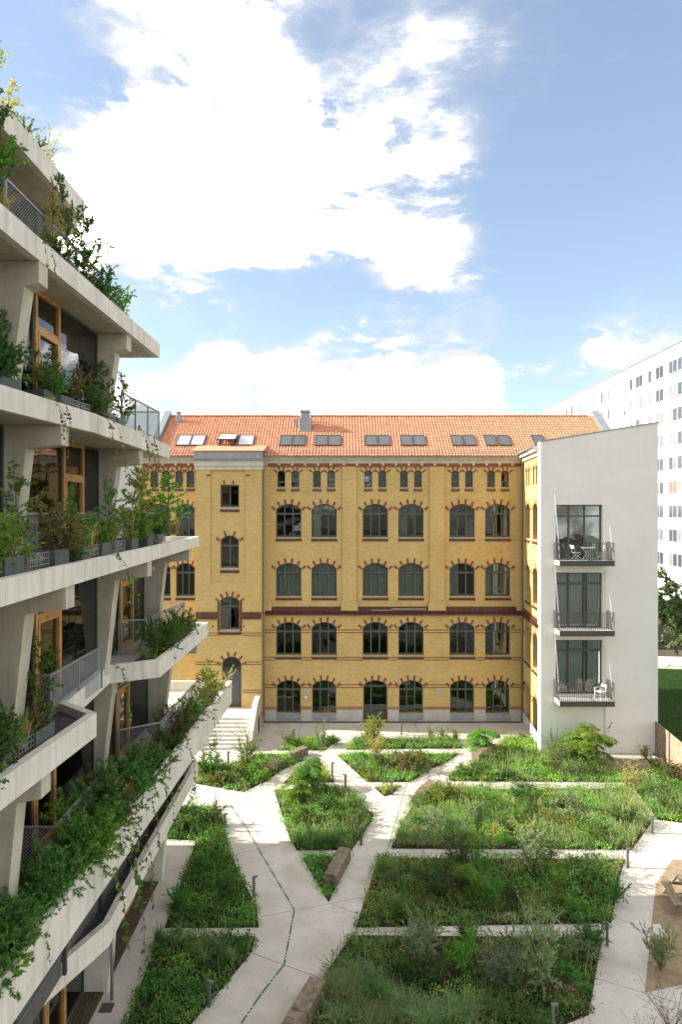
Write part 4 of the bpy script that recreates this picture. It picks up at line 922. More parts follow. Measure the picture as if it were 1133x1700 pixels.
# ground floor
for Y in (13.6, 19.7, 25.6): tp(MB().prism([(XIN,Y,0.002),(-6.75,Y,0.002),(-6.55,Y,ZS[0]-.003),(XIN,Y,ZS[0]-.003)], (0,.42,0)), 'cross_wall', CONC)
for a, b in ((6,13.6),(14.02,19.7),(20.12,25.6)): bay(0, a, b, -7.45, [(a+3.0,a+4.3)] if a > 10 else [(8.5,9.8)], z0=.05, z1=ZS[0])
tp(MB().box((XIN,27.7,0),(-7.6,28.0,ZS[0]-.003)), 'end_wall', CONC_SHADED)
dk = tp(MB().box((-7.42,6,.0),(-6.86,25.6,.03)), 'deck', JOINT)
for i in range(5): tp(MB().box((-7.41+i*.11,6,.031),(-7.41+i*.11+.095,25.58,.06)), 'deck_board', DECK, par=dk)
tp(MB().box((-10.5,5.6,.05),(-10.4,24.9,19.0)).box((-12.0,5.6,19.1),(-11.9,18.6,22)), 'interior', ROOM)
tp(MB().tube([(-6.52,19.4,.05),(-6.52,19.4,2.6)], .05, 8), 'downpipe', STEEL, True); tp(MB().box((-6.75,18.95,.004),(-6.4,19.3,.02)), 'drain_grate', DSTEEL)
tp(MB().box((-7.0,24.66,11.75),(-6.75,24.7,11.95)), 'notice_plate', WHITEP)
# railings with woven wire
def railing(pts, ztop, h=1.08):
    pts = [Vector((x,y,ztop)) for x, y in pts]; rl = MB()
    for a, b in zip(pts[:-1], pts[1:]): rl.bar(a, b, .05, .04)
    r = tp(rl, 'railing', STEEL); dn = Vector((0,0,-h))
    for i, (a, b) in enumerate(zip(pts[:-1], pts[1:])):
        L_ = (b-a).length; k = max(1, round(L_/1.5))
        for j in range(k+1):
            if j == 0 and i: continue
            c = a+(b-a)*(j/k); tp(MB().bar(c+dn, c, .045, .045), 'post', STEEL, par=r)
        w = MB(); s = .075; nv = int((L_+h)/s); d = (b-a).normalized()
        for j in range(nv):                               # diagonal wires both ways
            for sg in (0,1):
                t0 = j*s-h; t1 = j*s; u0, u1 = max(0,t0), min(L_,t1)
                if u1 <= u0: continue
                z0, z1 = -(u0-t0), -(u1-t0)
                if sg: z0, z1 = -h-z0, -h-z1
                p, q = a+d*u0+Vector((0,0,z0)), a+d*u1+Vector((0,0,z1)); w.tube([p,q], .0045, 3, cap=False)
        tp(w, 'wire_mesh', STEEL, par=r)
railing([(-7.6,13.0),(-6.4,13.0),(-6.4,18.2)], 20.25)
railing([(-6.25,19.4),(-6.2,23.2),(-7.4,23.25)], 17.3)
railing([(fas(3,8)-.75,8),(fas(3,22)-.72,22)], 13.87, .95)
railing([(-6.95,21.3),(-6.2,21.6),(-5.95,25.8)], 10.5); railing([(-6.75,14.6),(-6.25,14.65),(-6.25,17.8)], 10.4)
railing([(-6.8,20.8),(-5.72,21.6),(-5.7,27.5)], 7.25); railing([(-6.75,14.4),(-6.05,14.4),(-6.1,17.2)], 7.25)
# ---- gabion baskets and steel planters on the ledges
random.seed(4)
def ico(c, r):
    t = (1+5**.5)/2; v = [(-1,t,0),(1,t,0),(-1,-t,0),(1,-t,0),(0,-1,t),(0,1,t),(0,-1,-t),(0,1,-t),(t,0,-1),(t,0,1),(-t,0,-1),(-t,0,1)]
    f = [(0,11,5),(0,5,1),(0,1,7),(0,7,10),(0,10,11),(1,5,9),(5,11,4),(11,10,2),(10,7,6),(7,1,8),(3,9,4),(3,4,2),(3,2,6),(3,6,8),(3,8,9),(4,9,5),(2,4,11),(6,2,10),(8,6,7),(9,8,1)]
    return [Vector(c)+Vector(p)*r/1.9*random.uniform(.7,1.2) for p in v], f
GW = {}
def gab_mesh():
    st = MB()
    for i in range(64): st.add(*ico((random.uniform(-.12,.12), random.uniform(-.38,.38), random.uniform(.05,.33)), random.uniform(.06,.1)))
    cg = MB()
    for i in range(10):
        y = -.45+i*.1
        for x in (-.19,.19): cg.bar((x,y,0),(x,y,.4), .01, .01)
        cg.bar((-.19,y,.4),(.19,y,.4), .01, .01)
    for z in (.005,.1,.2,.3,.4):
        for x in (-.19,.19): cg.bar((x,-.45,z),(x,.45,z), .01, .01)
        for y in (-.45,.45): cg.bar((-.19,y,z),(.19,y,z), .01, .01)
    return st.mesh('stones', mat('gabion_stone', (.26,.245,.22), .9, .2, var=.35, scale=9)), cg.mesh('wire_cage', STEEL)
GAB = gab_mesh(); PGREEN = mat('planter_steel', (.085,.115,.10), .6, .4, .1, var=.2, scale=5)
pm = MB(); pm.prism([(-.2,-.32,0),(.2,-.32,0),(.2,.32,0),(-.2,.32,0)], (0,0,.36)); 
for a, b, c, d in ((-.225,-.345,-.2,.345),(.2,-.345,.225,.345),(-.2,-.345,.2,-.32),(-.2,.32,.2,.345)): pm.box((a,b,0),(c,d,.42))
PLM = pm.mesh('planter_box', PGREEN); PSO = MB().box((-.2,-.32,.361),(.2,.32,.375)).mesh('soil', SOIL)
FLOORW = {1: 'lowest planted ledge', 2: 'second planted ledge up', 3: 'ledge level with the eye', 4: 'ledge below the top two', 5: 'ledge under the roof edge', 6: 'roof edge'}
ORD = ['first','second','third','fourth','fifth','sixth','seventh','eighth','ninth','tenth','eleventh','twelfth']
cnt = {}
for k, lst in {3: ['g18','p47','g88','p122','g172','p193','g216','p238','p262','g283'], 4: ['g8','p38','p105','p122','g152','p200','p215'], 2: ['p20','g58','p95','g310'], 5: ['g50','g110','p135','g160','p205'], 1: ['g55']}.items():
    for s in lst:
        kind, px = s[0], float(s[1:]); Y = fas_px(k, px); X = fas(k, Y)-.44; loc = (X, Y, ZF[k]+.052)
        cnt[kind,k] = cnt.get((kind,k), 0)+1; o_ = ORD[cnt[kind,k]-1]
        a, b = fas(k, Y-.2), fas(k, Y+.2); rz = math.atan2(-(b-a), .4) if abs(b-a) < .3 else 0
        if kind == 'g':
            e = empty('gabion_basket', loc, rz, label=f'stone filled wire basket on the {FLOORW[k]}, {o_} from the viewer', cat='gabion', group='gabion baskets on the ledges')
            link('stones', GAB[0], e, kind='stuff'); link('wire_cage', GAB[1], e)
        else:
            e = empty('steel_planter', loc, rz, label=f'grey green steel planter on the {FLOORW[k]}, {o_} from the viewer', cat='planter', group='steel planters on the ledges')
            link('planter_box', PLM, e); link('soil', PSO, e)

# ================================================================== stairs to the tower door
stair = empty('entrance_stairs', (0,41,0), label='pale concrete stairs rising to the arched tower door', cat='stairs')
def sp_(mb, name, m): o = mb.build(name, m, stair); o.location = (0,-41,0); return o
SX0, SX1 = -8.9, -5.55; y0 = 39.9
for i in range(8):
    yy = y0+i*.315; sp_(MB().bbox((SX0+.12*i,yy,i*.15-.02),(SX1-.04*i*0,yy+.36 if i < 7 else DT-.002,(i+1)*.15), .012), 'step', STEP)
for i in range(8): pass
w = MB(); xw = SX1+.002
w.prism([(xw,39.75,.0),(xw,39.75,.55),(xw,42.5,1.95),(xw,DT-.003,2.1),(xw,DT-.003,0)], (.34,0,0)); sp_(w, 'side_wall', STEP)
ar = [(39.75+3.4+u, z) for u, z in arch_pts(.7,1.05,.35)]; sp_(MB().prism([(xw+.342,a,b) for a, b in ar], (.004,0,0)), 'arch_opening_shade', ROOM)  # flat dark sheet on the wall, painting the shade inside an arched opening
sp_(MB().prism([(SX0-.3,39.75,0),(SX0-.3,39.75,.5),(SX0-.3,42.5,1.9),(SX0-.3,DT-.003,2.0),(SX0-.3,DT-.003,0)], (.28,0,0)), 'side_wall', STEP)
hyd = empty('hydrant_valve', (xf(434,44.0)+.12,44.0,0), label='red valve wheel on a pipe beside the stair wall', cat='valve')
RED = mat('red_enamel', (.45,.035,.025), .4, .5)
MB().tube([(0,0,0),(0,0,.85)], .03, 8).build('pipe', STEEL, hyd)
mb = MB(); mb.tube([(.13*math.cos(i*math.pi/6),0,.9+.13*math.sin(i*math.pi/6)) for i in range(13)], .022, 6); mb.bar((-.13,0,.9),(.13,0,.9), .03, .03); mb.bar((0,0,.78),(0,0,1.03), .03, .03); mb.build('wheel', RED, hyd)

# ================================================================== log benches
def bench(px0, px1, w=.46, h=.45, label='', split=None):     # ground line of the beam's axis, as two picture points
    a, b = G(*px0), G(*px1); d = (b-a); L_ = d.length; c = (a+b)/2
    e = empty('timber_bench', (c.x,c.y,.014), math.atan2(d.y,d.x), label=label, cat='bench', group='squared timber benches')
    segs = [(-L_/2,L_/2)] if not split else [(-L_/2,-L_/2+L_*split-.01),(-L_/2+L_*split+.01,L_/2)]
    for s0, s1 in segs:
        mb = MB(); mb.bbox((s0,-w/2,.0),(s1,w/2,h), .025); mb.build('beam', OLDWOOD, e)
    for x in ((-L_/2+.25),(L_/2-.25)): MB().box((x-.004,-w/2-.006,.01),(x+.03,w/2+.006,.10)).build('steel_foot', DSTEEL, e)
    return e
bench((470,1752),(528,1650), .5, .46, 'long weathered beam bench nearest the viewer, in two lengths', .42)
bench((549,1472),(573,1425), .5, .45, 'dark squared timber bench on the small triangular bed')
bench((697,1334),(720,1312), .55, .5, 'sunlit squared timber bench at the corner of the large bed')
bench((790,1266),(818,1248), .5, .48, 'squared timber bench under the bright feathery shrub')
bench((484,1262),(507,1252), .5, .45, 'pale squared timber bench below the stairs')
bench((445,1280),(470,1270), .4, .3, 'dark low timber log among plants below the stairs')
# ================================================================== bollard lights
def bollard_protos():
    mb = MB(); mb.bbox((-.045,-.03,0),(.045,.03,.68), .006); m1 = mb.mesh('post', mat('bollard_grey', (.16,.155,.145), .5, .4, .3, var=.1))
    mb = MB(); mb.prism([(-.05,-.035,.681),(.05,-.035,.681),(.14,-.035,.70),(.14,-.035,.74),(-.05,-.035,.74)], (0,.07,0)); m2 = mb.mesh('lamp_head', mat('bollard_head', (.2,.195,.185), .45, .4, .3))
    return m1, m2, MB().box((-.07,-.06,0),(.07,.06,.012)).mesh('base_plate', STEEL)
BM = bollard_protos()
for px, py, h, lab in ((347,1671,0,'bollard light at the corner of the lower terrace bed'),(421.5,1489,0,'bollard light halfway along the long terrace bed'),(373,1379,0,'bollard light beside the bamboo canes'),(600,1403,0,'bollard light beside the dark grass of the island bed'),
    (379,1270,0,'dark bollard light among the shrubs below the stairs'),(535,1242,0,'bollard light in front of the silvery blue sapling'),(487,1231,0,'slim bollard light against the front walkway near the stairs'),(552,1289,0,'bollard light at the narrow bed between two path arms'),
    (574,1310,0,'bollard light at the back corner of the island bed'),(651,1319,0,'bollard light in the tiny triangular bed'),(710.6,1283,0,'bollard light at the wedge bed beside the reddish bush'),(667,1220,0,'dark bollard light on the front walkway'),
    (1043,1440,0,'bollard light at the path bend with a long shadow'),(1009,1570,0,'bollard light at the end of the narrow shaded cross path'),(1084,1383,0,'bollard light where the sunlit bed meets the wide path'),(919,1712,0,'bollard light in the near shaded bed')):
    p = G(px, py); e = empty('bollard_light', (p.x,p.y,.004), R(random.choice((0,20,160,-20))), label=lab, cat='bollard', group='grey bollard lights along the paths')
    for n_, m_ in zip(('post','lamp_head','base_plate'), BM): link(n_, m_, e)
# steel plates set in the beds
for pts, lab in (([(840,1251),(856,1251),(864,1265),(845,1265)],'square steel cover plate in the bed by the white wall'),([(1122,1328),(1145,1328),(1152,1346),(1136,1346)],'steel cover plate in the bed along the fence'),([(1085,1537),(1097,1537),(1109,1557),(1083,1557)],'pale concrete slab set in the picnic dirt')):
    q = [Vector((p.x,p.y,.06)) for p in poly_px(pts)]; c = sum(q, Vector())/4; c.z = 0
    o = MB().prism([p-c for p in q], (0,0,-.05)).build('cover_plate', PAVE if 'slab' in lab else STEEL, None, c, label=lab, cat='cover plate')
# ================================================================== fence
fe = empty('timber_fence', (18.1,36,0), label='horizontal larch board fence running from the white wing', cat='fence')
A, B = Vector((18.2,WF-.1,0)), Vector((17.3,29.5,0)); d = (B-A).normalized(); Lf = (B-A).length; nseg = 5; FL_ = []
for s in range(nseg+1):
    p = A+d*(Lf*s/nseg); MB().box((-.03,-.03,0),(.03,.03,1.85)).build('post', STEEL, fe, (p.x-18.1-.06,p.y-36,0))
random.seed(2)
for s in range(nseg):
    for r in range(12):
        z = .08+r*.146; a, b = A+d*(Lf*s/nseg+.01), A+d*(Lf*(s+1)/nseg-.01); o = Vector((18.1,36,0)); j = random.uniform(-.004,.004)
        MB().bar(a-o+Vector((j,0,z+.068)), b-o+Vector((j,0,z+.068)), .024, .136).build('plank', FENCE, fe)
# ================================================================== picnic tables
TBL = mat('picnic_boards', (.33,.255,.18), .8, .2, var=.25, scale=6, bump=.3)
def picnic(loc, rz, lab):
    e = empty('picnic_table', loc, rz, label=lab, cat='picnic table', group='timber picnic tables')
    for i in range(5): MB().bbox((-.37+i*.15,-.95,.72),(-.37+i*.15+.138,.95,.76), .006).build('top_board', TBL, e)
    for s in (-1,1):
        for i in range(2): MB().bbox((s*.72-.14+i*.145,-.95,.42),(s*.72-.14+i*.145+.135,.95,.46), .006).build('seat_board', TBL, e)
    for y in (-.65,.65):
        for s in (-1,1): MB().bar((s*.82,y,0),(s*.28,y,.72), .05, .1, up=(0,1,0)).build('leg', TBL, e)
        MB().box((-.86,y+.03,.33),(.86,y+.07,.42)).build('cross_beam', TBL, e); MB().box((-.36,y+.03,.63),(.36,y+.07,.719)).build('top_beam', TBL, e)
picnic((12.42,24.1,.014), R(-11), 'slatted timber picnic table beside the sunny bend of the path')
picnic((12.15,21.3,.014), R(-11), 'slatted timber picnic table behind the silvery shrub')
# ---- bamboo canes
for i, (a, b, h) in enumerate((((359,1396),(361,1338),2.0),((365,1400),(366,1340),2.1),((372,1405),(361,1352),2.0),((383,1415),(358,1360),1.9))):
    p, q = G(*a), G(b[0], a[1]-6); MB().tube([p, Vector((q.x-.1,q.y,h))], [.014,.009], 6).build('bamboo_cane', mat('cane', (.22,.12,.05), .7, .3), None, label=f"brown bamboo cane leaning over the long terrace bed, {ORD[i]} from the terraces", cat='cane', group='bamboo canes')
# ================================================================== plants
def leaf_arrays(Cn, U, L, Wd, tint, rng, curl=.25):
    """leaf quads: base points Cn, growth directions U, lengths, widths"""
    n = len(Cn); r = rng.normal(size=(n,3)); r[:,2] += .6
    S = np.cross(U, r); S /= np.linalg.norm(S,axis=1,keepdims=True)+1e-9; Nn = np.cross(S, U)
    V = np.empty((n,4,3)); L = L[:,None]; Wd = Wd[:,None]
    V[:,0] = Cn; V[:,1] = Cn+U*L*.45+S*Wd*.5+Nn*L*curl*.3; V[:,2] = Cn+U*L-Nn*L*curl*.2; V[:,3] = Cn+U*L*.45-S*Wd*.5+Nn*L*curl*.3
    return V.reshape(-1,3), np.repeat(tint,4,axis=0)
def quads_mesh(name, V, tint, m):
    n = len(V)//4; me = bpy.data.meshes.new(name); me.vertices.add(len(V)); me.vertices.foreach_set('co', V.astype(np.float32).ravel())
    me.loops.add(len(V)); me.loops.foreach_set('vertex_index', np.arange(len(V), dtype=np.int32)); me.polygons.add(n)
    me.polygons.foreach_set('loop_start', np.arange(0,len(V),4,dtype=np.int32)); me.polygons.foreach_set('loop_total', np.full(n,4,dtype=np.int32))
    at = me.attributes.new('tint','FLOAT_COLOR','POINT'); at.data.foreach_set('color', np.c_[tint, np.ones(len(tint))].astype(np.float32).ravel())
    me.materials.append(m); me.update(); return me
def rand_tint(n, rng, s=.22, hue=.12):
    v = np.clip(rng.normal(1,s,n),.45,1.7)[:,None]; h = rng.normal(0,hue,n)[:,None]
    return np.clip(v*np.c_[1+h*1.6, 1+h*.2, 1-h*.6], .2, 2.2)
def unit(v): return v/(np.linalg.norm(v,axis=-1,keepdims=True)+1e-9)
def curve(p0, d0, ln, n, rng, up=.0, wob=.15):
    p = [np.array(p0,float)]; d = np.array(d0,float); d /= np.linalg.norm(d)
    for i in range(n):
        d = d+rng.normal(0,wob,3)*.5+np.array((0,0,up/n)); d /= np.linalg.norm(d); p.append(p[-1]+d*ln/n)
    return np.array(p)
def grow(kind, seed):
    rng = np.random.default_rng(seed); st = MB(); C, U, Ls, Ws = [], [], [], []
    def put(p, d, l, w): C.append(p); U.append(d); Ls.append(l); Ws.append(w)
    def leafy(path, l, w, per, spread=.8, start=.15):
        seg = len(path)-1
        for i in range(seg):
            if i/seg < start: continue
            d = path[i+1]-path[i]; ln = np.linalg.norm(d); d = d/ln
            for j in range(rng.poisson(per*ln)+ (1 if i == seg-1 else 0)):
                q = path[i]+(path[i+1]-path[i])*rng.random(); u = unit(d*.5+rng.normal(0,spread,3)*.75+np.array((0,0,-.1))); put(q, u, l*rng.uniform(.6,1.25), w*rng.uniform(.6,1.25))
    if kind == 'shrub':                         # H ~1.2, many stems
        for s in range(11):
            a = rng.uniform(0,6.28); d = (math.cos(a)*.55,math.sin(a)*.55,1); stem = curve((math.cos(a)*.08,math.sin(a)*.08,0), d, rng.uniform(.75,1.2), 7, rng, .2, .25); st.tube(stem, list(np.linspace(.012,.004,8)), 4)
            leafy(stem, .062, .036, 90, start=.1)
            for b in range(9):
                i = rng.integers(1,7); tw_ = curve(stem[i], unit(rng.normal(size=3)+np.array((0,0,.6))), rng.uniform(.25,.5), 4, rng, .1, .3); st.tube(tw_, .003, 3, cap=False); leafy(tw_, .062, .036, 120, start=0)
    elif kind == 'sapling':                     # H ~2.2, single stem, ascending side twigs
        tr = curve((0,0,0), (rng.normal(0,.06),rng.normal(0,.06),1), 2.2, 12, rng, .3, .06); st.tube(tr, list(np.linspace(.018,.004,13)), 5)
        for b in range(34):
            t = rng.uniform(.15,.98); i = int(t*11); a = rng.uniform(0,6.28); ln = (.66*(1-t)+.16)*rng.uniform(.6,1.15)
            br = curve(tr[i]+(tr[i+1]-tr[i])*rng.random(), (math.cos(a),math.sin(a),.55), ln, 5, rng, .15, .2); st.tube(br, list(np.linspace(.006,.002,6)), 3, cap=False); leafy(br, .066, .042, 90, start=.05)
            for c in range(2):
                tw_ = curve(br[rng.integers(1,5)], unit(rng.normal(size=3)+np.array((math.cos(a),math.sin(a),.3))), ln*.4, 3, rng); leafy(tw_, .06, .038, 110, start=0)
    elif kind == 'fern':                        # H ~2.2, long arching pinnate fronds
        tr = curve((0,0,0), (rng.normal(0,.12),rng.normal(0,.12),1), 1.5, 8, rng, .2, .12); st.tube(tr, list(np.linspace(.03,.012,9)), 6)
        for b in range(26):
            i = rng.integers(3,9); a = b*2.4+rng.normal(0,.3); fr = curve(tr[i], (math.cos(a),math.sin(a),rng.uniform(.3,1.2)), rng.uniform(.7,1.15), 9, rng, -1.7, .06); st.tube(fr, list(np.linspace(.008,.002,10)), 3, cap=False)
            for k in range(1,9):
                d = unit(fr[k+1]-fr[k] if k < 9 else fr[k]-fr[k-1]); sd = unit(np.cross(d,(0,0,1)))
                for sg in (-1,1):
                    pin = curve(fr[k], unit(d*.5+sd*sg+np.array((0,0,-.15))), .26*math.sin(math.pi*(k+1)/11)+.06, 4, rng, -.4, .04)
                    for q in range(4):
                        pd = unit(pin[q+1]-pin[q])
                        for r in range(3):
                            pt = pin[q]+(pin[q+1]-pin[q])*((r+.5)/3); s2 = unit(np.cross(pd,(0,0,1)))
                            for s3 in (-1,1): put(pt, unit(pd*.5+s2*s3+np.array((0,0,-.25))), .085, .036)
    elif kind == 'airy':                        # H ~2, willow-like, fine narrow leaves
        for s in range(9):
            a = rng.uniform(0,6.28); stem = curve((0,0,0), (math.cos(a)*.32,math.sin(a)*.32,1), rng.uniform(1.3,2.0), 9, rng, .2, .15); st.tube(stem, list(np.linspace(.014,.003,10)), 4)
            for b in range(13):
                i = rng.integers(2,9); tw_ = curve(stem[i], unit(rng.normal(size=3)*.8+np.array((math.cos(a)*.4,math.sin(a)*.4,.8))), rng.uniform(.25,.6), 5, rng, .1, .2); st.tube(tw_, .002, 3, cap=False); leafy(tw_, .075, .024, 85, .5, 0)
    elif kind == 'wispy':                       # H ~1.1, sparse backlit stems
        for s in range(7):
            a = rng.uniform(0,6.28); stem = curve((0,0,0), (math.cos(a)*.3,math.sin(a)*.3,1), rng.uniform(.7,1.2), 7, rng, .1, .2); st.tube(stem, .003, 3, cap=False); leafy(stem, .06, .03, 40, .8, .1)
            for b in range(4): tw_ = curve(stem[rng.integers(2,7)], unit(rng.normal(size=3)+np.array((0,0,.8))), .3, 3, rng); leafy(tw_, .055, .028, 60, .8, 0)
    elif kind == 'bare':
        for s in range(12):
            a = rng.uniform(0,6.28); stem = curve((0,0,0), (math.cos(a)*.5,math.sin(a)*.5,1), rng.uniform(.9,1.5), 8, rng, .1, .25); st.tube(stem, list(np.linspace(.010,.003,9)), 4)
            for b in range(6):
                tw_ = curve(stem[rng.integers(2,8)], unit(rng.normal(size=3)+np.array((0,0,.7))), rng.uniform(.2,.5), 4, rng, .1, .3); st.tube(tw_, .0025, 3, cap=False); leafy(tw_, .035, .022, 16, .8, .1)
    elif kind == 'spire':                       # H ~2, narrow feathery upright plant
        for s in range(26):
            a = rng.uniform(0,6.28); stem = curve((math.cos(a)*.06,math.sin(a)*.06,0), (math.cos(a)*.25,math.sin(a)*.25,1), rng.uniform(.7,2.0), 8, rng, .5, .1); st.tube(stem, .004, 3, cap=False); leafy(stem, .09, .02, 60, .5, .1)
    elif kind == 'vine':                        # hangs down 1.6 m from its origin
        for s in range(2):
            stem = curve((0,rng.normal(0,.08),0), (.25,0,.2), rng.uniform(1.1,1.7), 12, rng, -6, .1); st.tube(stem, .003, 3, cap=False); leafy(stem, .085, .065, 13, .9, .05)
    elif kind == 'herb':
        for s in range(26):
            a = rng.uniform(0,6.28); r = rng.uniform(0,.3); stem = curve((math.cos(a)*r*.6,math.sin(a)*r*.6,0), (math.cos(a)*.5,math.sin(a)*.5,1), rng.uniform(.15,.42), 4, rng, -.2, .2); leafy(stem, .085, .05, 26, .8, .2)
    elif kind == 'tree':                        # H ~9
        tr = curve((0,0,0), (.03,0,1), 6.5, 12, rng, .2, .1); st.tube(tr, list(np.linspace(.17,.05,13)), 8)
        for b in range(30):
            i = rng.integers(4,12); a = rng.uniform(0,6.28); br = curve(tr[i], (math.cos(a),math.sin(a),rng.uniform(.2,.9)), rng.uniform(1.4,3.0), 7, rng, .2, .25); st.tube(br, list(np.linspace(.05,.012,8)), 5)
            for c in range(9):
                tw_ = curve(br[rng.integers(2,8)], unit(rng.normal(size=3)+np.array((math.cos(a)*.6,math.sin(a)*.6,.2))), rng.uniform(.5,1.1), 5, rng, -.3, .3); st.tube(tw_, .008, 3, cap=False); leafy(tw_, .17, .12, 85, .9, 0)
    C, U = np.array(C), np.array(U); Ls, Ws = np.array(Ls), np.array(Ws)
    V, T = leaf_arrays(C, U, Ls, Ws, rand_tint(len(C), rng), rng)
    return st.mesh('stems', TWIG if kind != 'tree' else BARK), quads_mesh('foliage', V, T, LEAVES['green'])
def grass_tuft(seed, n=130, h=.8, spread=.55, w=.012, plume=False):
    rng = np.random.default_rng(seed); V = []; T = []; k = 4
    for i in range(n):
        a = rng.uniform(0,6.28); r = abs(rng.normal(0,.07)); ln = h*rng.uniform(.6,1.2); out = rng.uniform(.15,1)*spread*ln; p0 = np.array((math.cos(a)*r,math.sin(a)*r,0)); dr = np.array((math.cos(a),math.sin(a),0)); sd = np.array((-math.sin(a),math.cos(a),0))
        tt = rand_tint(1,rng,.2,.1)[0]; pts = []
        for j in range(k+1):
            t = j/k; pts.append(p0+dr*out*t**1.9+np.array((0,0,ln*(t-.42*t**3*(.4+out/ln)))))
        for j in range(k):
            w0, w1 = w*(1-j/k*.8), w*(1-(j+1)/k*.85); V += [pts[j]-sd*w0, pts[j]+sd*w0, pts[j+1]+sd*w1, pts[j+1]-sd*w1]; T += [tt]*4
    return quads_mesh('blades', np.array(V), np.array(T), LEAVES['grass'])
PROTO = {k: [grow(k, 10*i+s) for s in range(nv)] for i, (k, nv) in enumerate((('shrub',3),('sapling',3),('fern',2),('airy',3),('wispy',2),('bare',1),('spire',1),('vine',3),('herb',3),('tree',1)))}
GRASS = [grass_tuft(s) for s in range(3)]; GRASSW = [grass_tuft(7+s, 150, 1.0, .95, .009) for s in range(2)]; GRASST = [grass_tuft(17+s, 110, .95, .28, .011) for s in range(2)]
def in_poly(P, x, y):
    c = np.zeros(len(x), bool); n = len(P)
    for i in range(n):
        a, b = P[i], P[(i+1) % n]; k = ((a.y > y) != (b.y > y)) & (x < (b.x-a.x)*(y-a.y)/((b.y-a.y) or 1e-9)+a.x); c ^= k
    return c
PC = {'n': 0}
NAMES = {'shrub': 'leafy_shrub', 'sapling': 'sapling', 'fern': 'feathery_tree', 'airy': 'willowy_shrub', 'wispy': 'wispy_plant', 'bare': 'sparse_shrub', 'spire': 'silver_spire_plant', 'vine': 'hanging_vine', 'herb': 'leafy_herb', 'tree': 'tree', 'grass': 'grass_tuft', 'grassw': 'grass_tuft', 'grasst': 'grass_tuft'}
CATS = {'shrub': 'shrub', 'sapling': 'sapling', 'fern': 'tree', 'airy': 'shrub', 'wispy': 'plant', 'bare': 'shrub', 'spire': 'plant', 'vine': 'vine', 'herb': 'plant', 'tree': 'tree', 'grass': 'grass tuft', 'grassw': 'grass tuft', 'grasst': 'grass tuft'}
prng = random.Random(77)
def plant(kind, loc, h, w=None, color='green', label='', group=None, rz=None):
    """h, w: scale factors against the natural size of the kind"""
    w = h if w is None else w; PC['n'] += 1; i = PC['n']; rz = prng.uniform(0,6.28) if rz is None else rz
    e = empty(NAMES[kind], loc, rz, label=label, cat=CATS[kind], group=group); e.scale = (w,w,h)
    if kind.startswith('grass'):
        src = {'grass': GRASS, 'grassw': GRASSW, 'grasst': GRASST}[kind]; parts = [('blades', src[i % len(src)])]
    else:
        a, b = PROTO[kind][i % len(PROTO[kind])]; parts = [('trunk' if kind in ('tree','fern','sapling') else 'stems', a), ('crown' if kind in ('tree','fern','sapling') else 'foliage', b)]
    for n_, me in parts:
        o = link(n_, me, e)
        if n_ in ('foliage','crown','blades'): o.material_slots[0].link = 'OBJECT'; o.material_slots[0].material = LEAVES[color]
    return e
def gp(px, py): p = G(px, py); return (p.x, p.y, .014)
